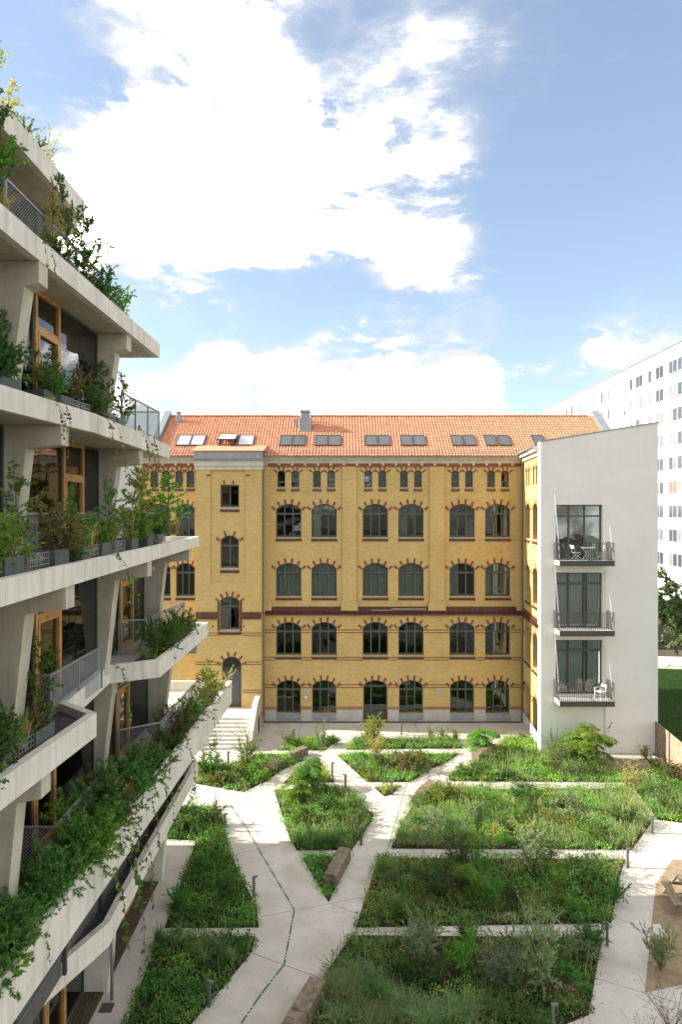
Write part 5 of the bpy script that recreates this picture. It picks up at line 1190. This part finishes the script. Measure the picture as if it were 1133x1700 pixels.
# ---- garden individuals
gd = [
 ('spire',(533,1240),1.05,1.0,'blue','silvery blue upright plant in front of the brick building'), ('shrub',(618,1234),1.55,1.15,'yellow','tall yellow green shrub before the glazed door'), ('grasst',(715,1228),1.0,1.2,'grass','tall grass tuft on the strip bed, closest to the glazed door'),('grasst',(735,1228),1.1,1.2,'grass','tall grass tuft in the middle of the strip bed'),('grasst',(757,1229),.9,1.1,'grass','tall grass tuft at the end of the strip bed'),
 ('fern',(797,1248),.9,1.1,'bright','bright feathery shrub overhanging the timber bench'), ('fern',(968,1268),1.25,1.55,'bright','large feathery green tree before the white wall'), ('fern',(945,1262),.95,1.1,'fern','smaller feathery tree leaning on the white wall'),
 ('spire',(921,1250),.85,.55,'green','slim green climber on a cane at the white wall corner'), ('spire',(957,1246),.95,.5,'green','slim green climber on a cane behind the feathery tree'), ('vine',(1012,1246),1.1,1.0,'dark','dark vine arching down at the white wall'),
 ('airy',(409,1278),1.15,1.25,'olive','pale leafy shrub in front of the stairs'), ('shrub',(350,1292),1.2,1.0,'green','green shrub beside the foot of the stairs'), ('sapling',(354,1270),.85,.8,'green','young sapling against the stair foot'), ('shrub',(378,1300),.75,.9,'olive','low olive shrub at the path edge below the stairs'),('shrub',(425,1296),.6,.9,'bright','low bright shrub at the tip of the bed below the stairs'),
 ('fern',(510,1309),.85,1.05,'fern','feathery green tree between island bed and narrow bed'), ('fern',(492,1330),.6,.8,'bright','low bright feathery shrub on the island bed'), ('grass',(538,1296),1.0,1.2,'yellow','yellowish grass tuft in the narrow bed'),
 ('shrub',(672,1282),1.0,1.3,'red','reddish brown bush on the wedge bed'), ('shrub',(640,1276),.9,1.1,'olive','olive bush on the wedge bed'), ('airy',(628,1256),.75,.9,'straw','straw coloured wispy shrub on the wedge bed'), ('sapling',(697,1281),.7,.9,'red','reddish sapling at the wedge bed corner'),
 ('airy',(884,1452),1.15,1.1,'silver','tall pale willowy shrub standing at the cross path'), ('sapling',(797,1478),1.5,.95,'fern','thin trunked feathery tree standing in the shaded bed'), ('fern',(786,1492),.75,.6,'bright','small bright feathery tree in the shaded bed'),
 ('airy',(703,1612),1.0,1.0,'silver','grey green willowy shrub at the narrow shaded path'), ('shrub',(768,1612),1.05,.75,'bright','bright broad leaved shrub in the near shaded bed'), ('airy',(905,1655),1.5,1.25,'silver','tall willowy tree rising from the near shaded bed'), ('airy',(832,1650),.95,1.05,'blue','blue green feathery shrub in the near shaded bed'),
 ('shrub',(958,1592),.62,.75,'silver','round silver shrub at the edge of the near bed'), ('shrub',(978,1590),.55,.6,'silver','smaller round silver shrub next to the path'), ('airy',(1098,1612),.72,.9,'silver','silvery shrub growing in the picnic dirt'), ('bare',(1118,1720),1.0,1.2,'dark','sparse dark twiggy shrub at the lower edge'), ('bare',(1075,1745),.6,.9,'dark','low sparse twiggy shrub beside the path joint'),
 ('airy',(925,1284),.95,1.05,'olive','olive willowy shrub before the corner of the white wall'), ('airy',(948,1290),.6,.8,'silver','low silver shrub before the white wall'), ('airy',(1073,1262),.5,.6,'olive','small olive shrub on the sandy strip'), ('sapling',(1104,1340),.85,.6,'green','staked sapling in the bed along the fence'), ('shrub',(1098,1290),.8,1.1,'green','green shrub at the foot of the fence'), ('shrub',(1128,1297),.8,1.0,'red','reddish bush against the fence boards'),
 ('shrub',(985,1470),.7,1.0,'green','green bush at the back of the shaded bed'), ('shrub',(1010,1500),.7,.9,'green','green bush at the path edge of the shaded bed'), ('shrub',(965,1520),.6,.9,'bright','bright green bush in the shaded bed'), ('sapling',(925,1500),.7,.8,'bright','small bright sapling in the shaded bed'),
 ('shrub',(590,1375),.6,.9,'olive','olive bush at the tip of the island bed'), ('shrub',(545,1345),.7,1.0,'green','green bush in the middle of the island bed'), ('airy',(480,1240),.5,.8,'bright','bright leafy plant in the small bed at the brick front'), ('shrub',(500,1244),.5,1.0,'bright','bright low shrub at the brick front'), ('shrub',(552,1236),.55,.8,'green','green low shrub beside the silvery blue plant'),
 ('shrub',(1000,1400),.7,1.0,'green','green bush at the sunny end of the large bed'), ('shrub',(1040,1372),.75,1.0,'green','green bush at the path corner of the large bed'), ('airy',(950,1350),.7,.9,'silver','pale willowy shrub in the middle of the large bed'), ('airy',(790,1370),.7,.8,'silver','pale willowy shrub in the large bed near its grasses'), ('shrub',(735,1330),.6,1.0,'bright','bright bush behind the sunlit timber bench'), ('shrub',(870,1330),.6,1.1,'green','green bush at the back of the large bed'),
 ('airy',(1048,1318),.8,1.0,'straw','straw coloured shrub at the corner of the large bed'), ('shrub',(780,1290),.6,1.1,'green','green low bush beside the steel plate'), ('shrub',(840,1292),.5,1.0,'dark','dark low bush in the bed at the white wall'), ('sapling',(330,1395),.75,.8,'dark','dark sapling at the top of the long terrace bed'), ('shrub',(345,1370),.8,.9,'dark','dark shrub under the bamboo canes'),
 ('sapling',(322,1338),.6,.5,'dark','slender dark plant rising beside the concrete beam')]
for kind, (px, py), h, w, c, lab in gd:
    if kind == 'vine': loc = (gp(px,py)[0], 38.8, 1.9)
    else: loc = gp(px, py)
    if py == 1246: loc = (loc[0], 38.9, loc[2]) if kind != 'vine' else loc
    plant(kind, loc, h, w, c, lab)
# grass tufts in drifts
def drift(kind, pts, col, h, w, label, grp, jit=6, rep=1):
    for px, py in pts:
        for r in range(rep): plant(kind, gp(px+prng.uniform(-jit,jit), py+prng.uniform(-jit*.4,jit*.4)), h*prng.uniform(.8,1.2), w*prng.uniform(.8,1.2), col, label, grp)
drift('grassw', [(560,1640),(590,1650),(575,1672),(615,1668),(640,1660),(600,1690),(640,1688),(668,1680),(690,1695),(660,1705),(720,1690),(620,1715),(570,1705),(745,1702),(775,1695),(700,1715),(590,1630)], 'grass', .75, 1.0, 'long arching silver grass tuft in the drift beside the near bench', 'silver grass drift')
drift('grassw', [(670,1375),(690,1365),(700,1385),(715,1372),(730,1390),(745,1375),(680,1395),(760,1392),(720,1402),(690,1350),(660,1398)], 'grass', .75, .9, 'pale arching grass tuft on the large bed beside the path fork', 'pale grass drift')
drift('grass', [(270,1570),(290,1572),(310,1580),(330,1590),(350,1575),(365,1592),(300,1562),(340,1605),(385,1600)], 'grass', .85, .9, 'feather grass tuft at the top of the lower terrace bed', 'terrace bed grasses', 8)
drift('grassw', [(520,1392),(545,1398),(570,1390),(500,1402),(560,1405),(588,1385),(530,1408)], 'dark', .62, .9, 'dark arching grass tuft on the island bed', 'dark grass drift')
drift('grasst', [(850,1375),(870,1360),(895,1350),(860,1345),(910,1370),(885,1385),(815,1395)], 'straw', .85, .7, 'pale upright grass in the middle of the large bed', 'pale upright grasses', 10)
drift('grass', [(640,1318),(648,1312),(800,1298),(1050,1290),(610,1296),(625,1297)], 'yellow', .6, .7, 'small yellowish grass tuft at a path edge', 'edge grasses', 3)
drift('grass', [(940,1610),(955,1625),(965,1645),(940,1660),(958,1675),(925,1675),(910,1690),(955,1600),(770,1570),(745,1575)], 'fern', .3, .8, 'small round green grass cushion in the near shaded bed', 'grass cushions', 6)
drift('grass', [(640,1445),(665,1440),(690,1450),(645,1470),(675,1475),(640,1500),(625,1525),(665,1510)], 'grass', .6, .8, 'loose grass tuft at the shaded bed near the path fork', 'shaded bed grasses', 8)
def clumps(bed, kinds, n, hs, cols, seed):
    r = np.random.default_rng(seed); P = BEDW[bed]; xs = [p.x for p in P]; ys = [p.y for p in P]; k = 0
    while k < n:
        x, y = r.uniform(min(xs),max(xs)), r.uniform(min(ys),max(ys)); q = [(x,y),(x+.25,y),(x-.25,y),(x,y+.25),(x,y-.25)]
        if not in_poly(P, np.array([a for a, b in q]), np.array([b for a, b in q])).all(): continue
        i = int(r.integers(len(kinds))); c = cols[int(r.integers(len(cols)))]; h = hs*r.uniform(.7,1.3)
        plant(kinds[i], (x,y,.014), h*(1.5 if kinds[i] == 'herb' else .6), h*r.uniform(.9,1.4)*(1.2 if kinds[i] == 'herb' else .8), c, {'herb':'low','shrub':'bushy','airy':'loose'}[kinds[i]]+f' {COLW[c]} clump in the '+BED_WORDS[bed], 'clumps in the '+BED_WORDS[bed]); k += 1
COLW = {'green':'green','bright':'bright green','dark':'dark green','olive':'olive','silver':'silver grey','fern':'fresh green','yellow':'yellow green','red':'reddish','blue':'blue green'}
# ---- tree beyond the white wall
plant('tree', (28.2,55.5,-.03), 1.42, 1.5, 'lime', 'broad dull olive tree on the lawn behind the white wing')
plant('tree', (33.5,66,-.03), .8, .85, 'dark', 'darker tree farther back by the outbuilding')
# ---- plants on the ledges: floor, picture column along the edge, kind, height, width, colour, words
LG = [
 (6,12,'wispy',1.3,1.0,'yellow','tall backlit plant on the roof edge, nearest'),(6,38,'sapling',.62,.55,'straw','pale sapling standing on the roof edge'),(6,58,'shrub',.6,.6,'olive','low dense shrub on the roof edge'),(6,75,'shrub',.55,.6,'olive','second low shrub along the roof edge'),(6,100,'wispy',1.1,.9,'yellow','backlit yellow plant on the roof edge'),(6,115,'wispy',.9,.8,'straw','straw plant near the end of the roof edge'),(6,-2,'wispy',1.4,1.0,'yellow','backlit plant at the picture edge on the roof edge'),
 (5,2,'shrub',1.0,.95,'bright','big green shrub on the ledge under the roof, cut by the picture edge'),(5,28,'sapling',.85,.75,'green','leafy sapling hiding the ledge under the roof'),(5,40,'grass',.8,.9,'straw','straw grass on the ledge under the roof'),(5,118,'sapling',.62,.5,'straw','yellow feathery sapling by the railing under the roof'),(5,100,'shrub',.35,.5,'olive','low olive shrub along the railing under the roof'),(5,122,'shrub',.45,.5,'dark','dark low shrub by the tall birch'),(5,150,'sapling',.92,.7,'green','tall green sapling on the ledge under the roof'),(5,172,'sapling',.78,1.15,'green','wide dense sapling on the ledge under the roof'),(5,185,'shrub',.7,.8,'green','green shrub behind the wide dense sapling'),(5,168,'shrub',.4,.6,'red','reddish low shrub hanging on the ledge under the roof'),(5,195,'shrub',.35,.6,'olive','olive shrub near the end of the ledge under the roof'),(5,218,'shrub',.75,.6,'bright','bright shrub at the end of the ledge under the roof'),(5,232,'wispy',.8,.8,'yellow','yellow wispy plant at the tip of the ledge under the roof'),
 (4,0,'shrub',.95,.85,'dark','dark dense shrub at the picture edge beside the larch door'),(4,28,'shrub',.95,.8,'dark','dark dense shrub beside the larch door'),(4,45,'sapling',.7,.4,'green','slender climber on the concrete wall end'),(4,88,'sapling',.5,.45,'red','reddish sapling before the large window'),(4,108,'shrub',.7,.6,'green','green shrub before the large window'),(4,125,'sapling',.6,.55,'green','green sapling before the curtained window'),(4,145,'shrub',.7,.65,'red','red leaved shrub beside the concrete wall'),(4,185,'shrub',.7,.7,'green','green shrub near the end railing'),(4,205,'sapling',.78,.7,'green','upright sapling in front of the white sky at the railing'),(4,228,'sapling',.72,.8,'green','wide sapling at the end railing'),(4,222,'herb',.9,.9,'bright','bright low plant at the foot of the end railing'),(4,60,'herb',.8,.8,'green','low green plant under the larch door'),
 (3,4,'shrub',.7,.75,'bright','green shrub at the picture edge on the eye level ledge'),(3,32,'shrub',.7,.8,'olive','olive shrub on the eye level ledge'),(3,50,'grass',1.0,.9,'straw','straw grass tuft on the eye level ledge, closest to the viewer'),(3,68,'sapling',.75,.7,'green','green rowan sapling on the eye level ledge'),(3,135,'shrub',.9,.8,'red','reddish shrub in the middle of the eye level ledge'),(3,158,'shrub',.8,.7,'green','green shrub between red shrub and straw grass'),(3,148,'sapling',.62,.35,'green','slim green spike on the eye level ledge'),(3,178,'grass',.9,.9,'straw','straw grass tuft in the middle of the eye level ledge'),(3,200,'shrub',.6,.6,'bright','olive shrub in front of the end cross wall'),(3,208,'sapling',.75,.7,'green','green sapling before the brick corner'),(3,222,'grass',1.0,.9,'straw','straw grass tuft near the bright birches'),(3,236,'sapling',.95,.8,'yellow','yellow green birch on the eye level ledge'),(3,262,'sapling',.95,1.25,'bright','bright birch sapling on the eye level ledge'),(3,255,'shrub',.8,.8,'bright','bright shrub under the birches'),(3,298,'sapling',.98,1.3,'bright','brightest birch sapling near the tip of the ledge'),(3,288,'shrub',.6,.7,'green','green shrub near the tip of the eye level ledge'),(3,312,'grass',1.0,1.1,'straw','straw plume grass at the tip of the eye level ledge'),(3,150,'herb',.9,.9,'bright','bright low herb in front of the red shrubs'),(3,72,'herb',.8,.9,'bright','bright low herb between the baskets'),(3,205,'herb',.8,.8,'bright','bright low herb beside the far planter'),(3,240,'herb',.8,.8,'yellow','yellow low herb under the yellow birch'),
 (2,2,'shrub',1.0,.9,'dark','dark shrub at the picture edge on the second ledge'),(2,22,'sapling',.8,.8,'green','leafy sapling at the picture edge on the second ledge'),(2,48,'shrub',.8,.8,'green','green shrub on the near part of the second ledge'),(2,14,'herb',1.1,1.2,'yellow','yellow green herb spilling over the second ledge'),(2,35,'herb',1.0,1.1,'yellow','second yellow herb on the second ledge'),(2,82,'grass',1.2,1.0,'straw','straw grass on the near tip of the second ledge'),(2,100,'sapling',.95,.7,'green','tall bright sapling before the larch door on the second ledge'),(2,112,'sapling',.8,.75,'green','second sapling before the larch door on the second ledge'),(2,125,'herb',.8,.8,'bright','small bright herb at the near tip'),
 (2,288,'shrub',.95,.95,'green','dense green shrub beside the wire railing'),(2,308,'shrub',1.05,.9,'green','dense green shrub at the far tip of the second ledge'),(2,275,'herb',1.0,1.0,'bright','bright herb on the gravel by the wire railing'),(2,320,'shrub',.8,.7,'olive','olive shrub at the far tip of the second ledge'),
 (1,12,'shrub',1.2,.9,'green','green shrub at the near end of the lowest ledge'),(1,30,'shrub',1.1,.9,'green','leafy shrub at the near end of the lowest ledge'),(1,4,'sapling',.85,.7,'bright','flowering sapling at the near end of the lowest ledge'),(1,25,'herb',1.6,1.6,'bright','bright creeping plant spilling over the lowest ledge'),(1,48,'herb',1.5,1.5,'green','green creeping plant spilling over the lowest ledge'),(1,85,'shrub',.9,.9,'green','broad leaved shrub on the lowest ledge'),(1,108,'shrub',.9,.9,'green','deep green shrub on the lowest ledge, below the near tip'),(1,120,'grass',.7,.9,'green','green grass among the shrubs of the lowest ledge'),
 (1,135,'shrub',1.15,1.1,'green','high deep green shrub in the mass on the lowest ledge'),(1,150,'shrub',1.15,1.0,'bright','high fresh green shrub in the mass on the lowest ledge'),(1,170,'shrub',1.25,1.1,'bright','highest bright shrub in the mass on the lowest ledge'),(1,190,'shrub',1.2,1.0,'green','high shrub under the recess of the second ledge'),(1,205,'sapling',.9,.8,'green','slender sapling under the recess of the second ledge'),(1,212,'shrub',1.2,1.0,'red','reddish shrub in the mass on the lowest ledge'),(1,228,'shrub',1.2,1.0,'green','green shrub before the wire railing of the lowest ledge'),(1,245,'shrub',1.1,1.0,'green','deep green shrub before the wire railing of the lowest ledge'),(1,258,'sapling',.7,.8,'green','green sapling before the wire railing of the lowest ledge'),(1,268,'shrub',1.0,.9,'green','leafy shrub at the wire railing of the lowest ledge'),(1,285,'shrub',.7,.8,'olive','olive shrub where the second ledge ends'),(1,305,'shrub',.9,.85,'green','green shrub on the far part of the lowest ledge'),(1,318,'shrub',1.1,.9,'olive','olive shrub on the far part of the lowest ledge'),(1,332,'shrub',1.1,.95,'green','tall green shrub on the far part of the lowest ledge'),(1,345,'sapling',.95,.8,'yellow','yellow green sapling at the far part of the lowest ledge'),(1,356,'shrub',1.0,.9,'olive','olive shrub near the tip of the lowest ledge'),(1,366,'sapling',.9,.7,'bright','bright sapling near the tip of the lowest ledge'),(1,374,'airy',.6,.9,'straw','straw shrub at the tip of the lowest ledge'),
 (0,300,'herb',1.3,1.2,'fern','feathery green plant on the lowest beam'),(0,285,'grass',.5,.6,'fern','small green grass tuft on the lowest beam')]
for k, px, kind, h, w, c, lab in LG:
    Y = fas_px(k, px); X = fas(k, Y)-.40; z = ZF[k]+.05
    if kind in ('shrub','sapling','grass','herb') and k in (3,4,5): z += .30
    plant(kind, (X+prng.uniform(-.12,.08), Y, z), h*1.05*(1.22 if k == 5 and kind == 'sapling' else 1), w*(1.08 if k > 1 else 1.2), c, 'ledge plant: '+lab if len(lab.split()) < 4 else lab)
VN = [(4,70,1.0),(4,95,.8),(4,165,1.2),(4,215,1.3),(4,240,1.0),(5,60,.7),(3,175,1.3),(2,180,1.3),(1,195,1.5),(1,175,1.8),(1,150,1.6),(1,210,1.3),(1,255,1.0),(1,300,1.0),(1,345,.9),(1,60,.6),(1,235,1.1)]
vc = {}
for k, px, s in VN:
    Y = fas_px(k, px); vc[k] = vc.get(k,0)+1
    plant('vine', (fas(k,Y)-.06, Y, FL[k][0]+.02), s, s, 'green' if k < 4 else 'red', f'trailing vine hanging over the {FLOORW[k]}, {ORD[vc[k]-1]} of its vines', 'vines on the ledges', rz=prng.uniform(-.3,.3))
for bed, kinds, n, hs, cols in (('B1',['herb','shrub','airy','herb'],34,.9,['green','bright','silver','bright','fern','yellow']),('B2',['herb','shrub','airy'],26,.9,['green','dark','olive','fern']),('B3',['herb','shrub','airy'],20,.8,['dark','green','olive','silver']),('R1',['herb','shrub','herb'],22,.85,['green','bright','olive','yellow']),('R2',['herb','shrub'],9,.8,['green','olive','bright']),
    ('L1',['herb','shrub'],18,.8,['dark','green','green']),('L2',['herb'],14,.8,['dark','green']),('M1',['herb','shrub'],10,.85,['green','bright','olive']),('C2',['herb','shrub'],9,.8,['green','bright','fern']),('C1',['herb'],9,.8,['bright','green','yellow']),('T1',['herb','shrub'],10,.8,['bright','green','fern','yellow']),('M2',['herb'],4,.8,['green','dark'])):
    clumps(bed, kinds, n, hs, cols, len(bed)*7+n)
# ---- ground cover: uncountable, one mass per bed
SPEC = [((.07,.15,.03),.05,.045,.26),((.11,.21,.035),.06,.05,.22),((.045,.10,.024),.06,.045,.3),((.15,.19,.09),.06,.014,.38),((.10,.14,.045),.055,.035,.34),((.20,.19,.07),.06,.012,.45),((.075,.18,.055),.07,.05,.2),((.13,.10,.05),.045,.03,.3)]
def vnoise(x, y, s, seed):
    r = np.random.default_rng(seed); ph = r.uniform(0,6.28,(6,)); k = r.normal(0,s,(6,2)); v = 0
    for i in range(6): v = v+np.sin(x*k[i,0]+y*k[i,1]+ph[i])
    return v/6
def cover(name, P, weights, dens, label, seed, hs=1.0, flowers=0.0, bare=.0, wisp=0):
    rng = np.random.default_rng(seed); xs = [p.x for p in P]; ys = [p.y for p in P]; area = (max(xs)-min(xs))*(max(ys)-min(ys)); n = int(area*dens)
    x = rng.uniform(min(xs),max(xs),n); y = rng.uniform(min(ys),max(ys),n); k = in_poly(P,x,y); x, y = x[k], y[k]
    sc = np.stack([vnoise(x,y,1.7,seed*31+i)+math.log(w+1e-6)*.35+rng.normal(0,.14,len(x)) for i, w in enumerate(weights)]); sp = sc.argmax(0)
    hgt = .55+.6*vnoise(x,y,1.3,seed*7+1)+rng.normal(0,.15,len(x))
    keep = vnoise(x,y,2.2,seed*5+3)+rng.normal(0,.15,len(x)) > -.6+bare; x, y, sp, hgt = x[keep], y[keep], sp[keep], hgt[keep]
    CC, UU, LL, WW, TT = [], [], [], [], []
    for s, (col, l, w, h) in enumerate(SPEC):
        m_ = sp == s; q = int(m_.sum())
        if not q: continue
        nl = 16; bx, by, bh = np.repeat(x[m_],nl), np.repeat(y[m_],nl), np.repeat(np.clip(hgt[m_],.15,1.5)*h*hs*1.35,nl); N_ = q*nl
        a = rng.uniform(0,6.28,N_); r = np.sqrt(rng.random(N_))*.16; zz = rng.random(N_)**.7*bh*(1-(r/.16)**2*.45)
        CC.append(np.c_[bx+np.cos(a)*r, by+np.sin(a)*r, .015+zz]); UU.append(unit(np.c_[np.cos(a)*.7, np.sin(a)*.7, rng.normal(.55 if w > .02 else 1.2,.4,N_)]))
        LL.append(l*rng.uniform(.7,1.5,N_)*(2.2 if w < .02 else 1.15)); WW.append(w*rng.uniform(.7,1.3,N_)*1.15)
        tb = np.repeat(rand_tint(q,rng,.16,.10),nl,axis=0); TT.append(2.45*np.array((col[0]*1.08,col[1]*1.05,col[2]))*tb*rand_tint(N_,rng,.16,.06))
    if wisp:
        q = int(area*wisp); wx = rng.uniform(min(xs),max(xs),q); wy = rng.uniform(min(ys),max(ys),q); m_ = in_poly(P,wx,wy) & (vnoise(wx,wy,1.1,seed*3+2)+rng.normal(0,.2,q) > -.1); wx, wy = wx[m_], wy[m_]; q = len(wx)
        a = rng.uniform(0,6.28,q); lean = rng.uniform(.05,.5,q); ln = rng.uniform(.25,.75,q)*(.7+.6*hs)*.75
        CC.append(np.c_[wx,wy,np.full(q,.02)]); UU.append(unit(np.c_[np.cos(a)*lean,np.sin(a)*lean,np.ones(q)])); LL.append(ln); WW.append(rng.uniform(.010,.022,q))
        pal = np.array([(.26,.37,.14),(.20,.34,.09),(.37,.41,.22),(.30,.40,.24)]); TT.append(pal[rng.integers(0,4,q)]*rand_tint(q,rng,.2,.08))
        hd = rng.random(q) < .14; tip = np.c_[wx,wy,np.full(q,.02)]+UU[-1]*ln[:,None]*.8; CC.append(tip[hd]); UU.append(unit(UU[-1][hd]+rng.normal(0,.3,(int(hd.sum()),3)))); LL.append(np.full(int(hd.sum()),.13)); WW.append(np.full(int(hd.sum()),.035)); TT.append(np.array((.40,.40,.25))*rand_tint(int(hd.sum()),rng,.2,.08))
    if flowers:
        q = int(len(x)*flowers); i = rng.integers(0,len(x),q); CC.append(np.c_[x[i]+rng.normal(0,.05,q), y[i]+rng.normal(0,.05,q), .1+.28*hs*rng.random(q)]); UU.append(unit(rng.normal(size=(q,3))+np.array((0,0,1)))); LL.append(np.full(q,.05)); WW.append(np.full(q,.045))
        pal = np.array([(.34,.14,.36),(.42,.24,.44),(.5,.45,.42)]); TT.append(pal[rng.integers(0,3,q)]*rng.uniform(.7,1.2,(q,1)))
    CC, UU, LL, WW, TT = map(np.concatenate, (CC,UU,LL,WW,TT)); V, T = leaf_arrays(CC, UU, LL, WW, TT, rng)
    link(name, quads_mesh(name, V, T, COVER), None, kind='stuff', label=label, cat='ground cover')
MIXS = {'L1': ([3,1,5,.3,1,.1,1.5,.3],40,.9,0,0), 'L2': ([2,1,6,.2,.6,.1,1.5,.3],42,.8,0,.0), 'M1': ([3,2,3,1,2,.6,2,.6],34,1.0,0,0), 'M2': ([3,1,4,.3,1,.1,2,.2],40,.8,0,0), 'T1': ([3,2,1.5,1,1.5,.4,2,.4],30,.8,0,.15), 'T2': ([3,4,.5,.3,.5,.2,2,.2],40,.8,0,0), 'T3': ([2,1,.5,.6,2,2,1,1],34,.8,0,0),
 'C1': ([3,3,1,.6,2,.8,2,.4],38,.9,.02,0), 'C2': ([3,3,1,1.5,2,.3,3,.3],38,1.1,.02,0), 'C3': ([1,1,.3,.6,2,2,1,1],30,.7,0,.1), 'R1': ([3,4,1,1,2,.3,3,.2],38,1.0,.08,0), 'R2': ([3,3,1,1,2,.4,3,.4],34,.9,.14,.05), 'B1': ([3,4,.7,3.5,2,.8,3,.15],42,1.15,.07,0), 'B2': ([3,1.5,3,2.2,2.5,1,2,1],38,1.1,.05,.05), 'B3': ([2,.8,4,.8,2,.5,1,1],30,.85,0,.28)}
for i, (k, (wt, dn, hs, fl, br)) in enumerate(MIXS.items()):
    cover('ground_cover', [p for p in BEDW[k]], wt, dn, 'mixed low foliage covering the '+BED_WORDS[k], 100+i, hs, fl, br, {'B1':120,'B2':55,'R1':80,'R2':100,'C1':90,'C2':90,'T1':70,'T3':120,'C3':100,'M1':80,'B3':45}.get(k,20))
# lawn blades behind the wing
rng = np.random.default_rng(9); n = 26000; x = rng.uniform(18.7,36,n); y = rng.uniform(36,62,n); a = rng.uniform(0,6.28,n)
V, T = leaf_arrays(np.c_[x,y,np.full(n,-.03)], unit(np.c_[np.cos(a)*.5,np.sin(a)*.5,np.ones(n)]), rng.uniform(.06,.14,n), np.full(n,.03), np.array((.03,.075,.01))*rand_tint(n,rng,.2,.1), rng)
link('lawn_grass', quads_mesh('lawn_grass', V, T, COVER), None, kind='stuff', label='mown green lawn beyond the timber fence', cat='grass')

for o in bpy.data.objects:
    if o.type == 'MESH' and o.parent and o.name.split('.')[0] in ('brick_arch','brick_sill','string_course','snow_guard','wire_mesh','wire_cage','balustrade','stems','foliage','blades'):
        o['kind'] = 'stuff' if o.name.split('.')[0] not in ('stems','foliage','blades') else 'thing'
        if o['kind'] == 'thing': del o['kind']

# fallen leaves and soil crumbs spilled along the bed edges
rng = np.random.default_rng(21); C_ = []
for k, P in BEDW.items():
    for a, b in zip(P, P[1:]+P[:1]):
        n = int((b-a).length*16); t = rng.random(n); o = rng.normal(0,.16,n); d = (b-a).normalized(); C_.append(np.c_[a.x+(b.x-a.x)*t-d.y*o, a.y+(b.y-a.y)*t+d.x*o, np.full(n,.022)])
n = 900; C_.append(np.c_[rng.uniform(-6,12,n), rng.uniform(16,44,n), np.full(n,.006)])
C_ = np.concatenate(C_); n = len(C_); a = rng.uniform(0,6.28,n)
V, T = leaf_arrays(C_, unit(np.c_[np.cos(a),np.sin(a),np.full(n,.05)]), rng.uniform(.02,.06,n), rng.uniform(.015,.035,n), np.array((.13,.095,.05))*rand_tint(n,rng,.4,.2), rng, .1)
link('leaf_litter', quads_mesh('leaf_litter', V, T, COVER), None, kind='stuff', label='brown fallen leaves and crumbs strewn along the bed edges', cat='leaf litter')
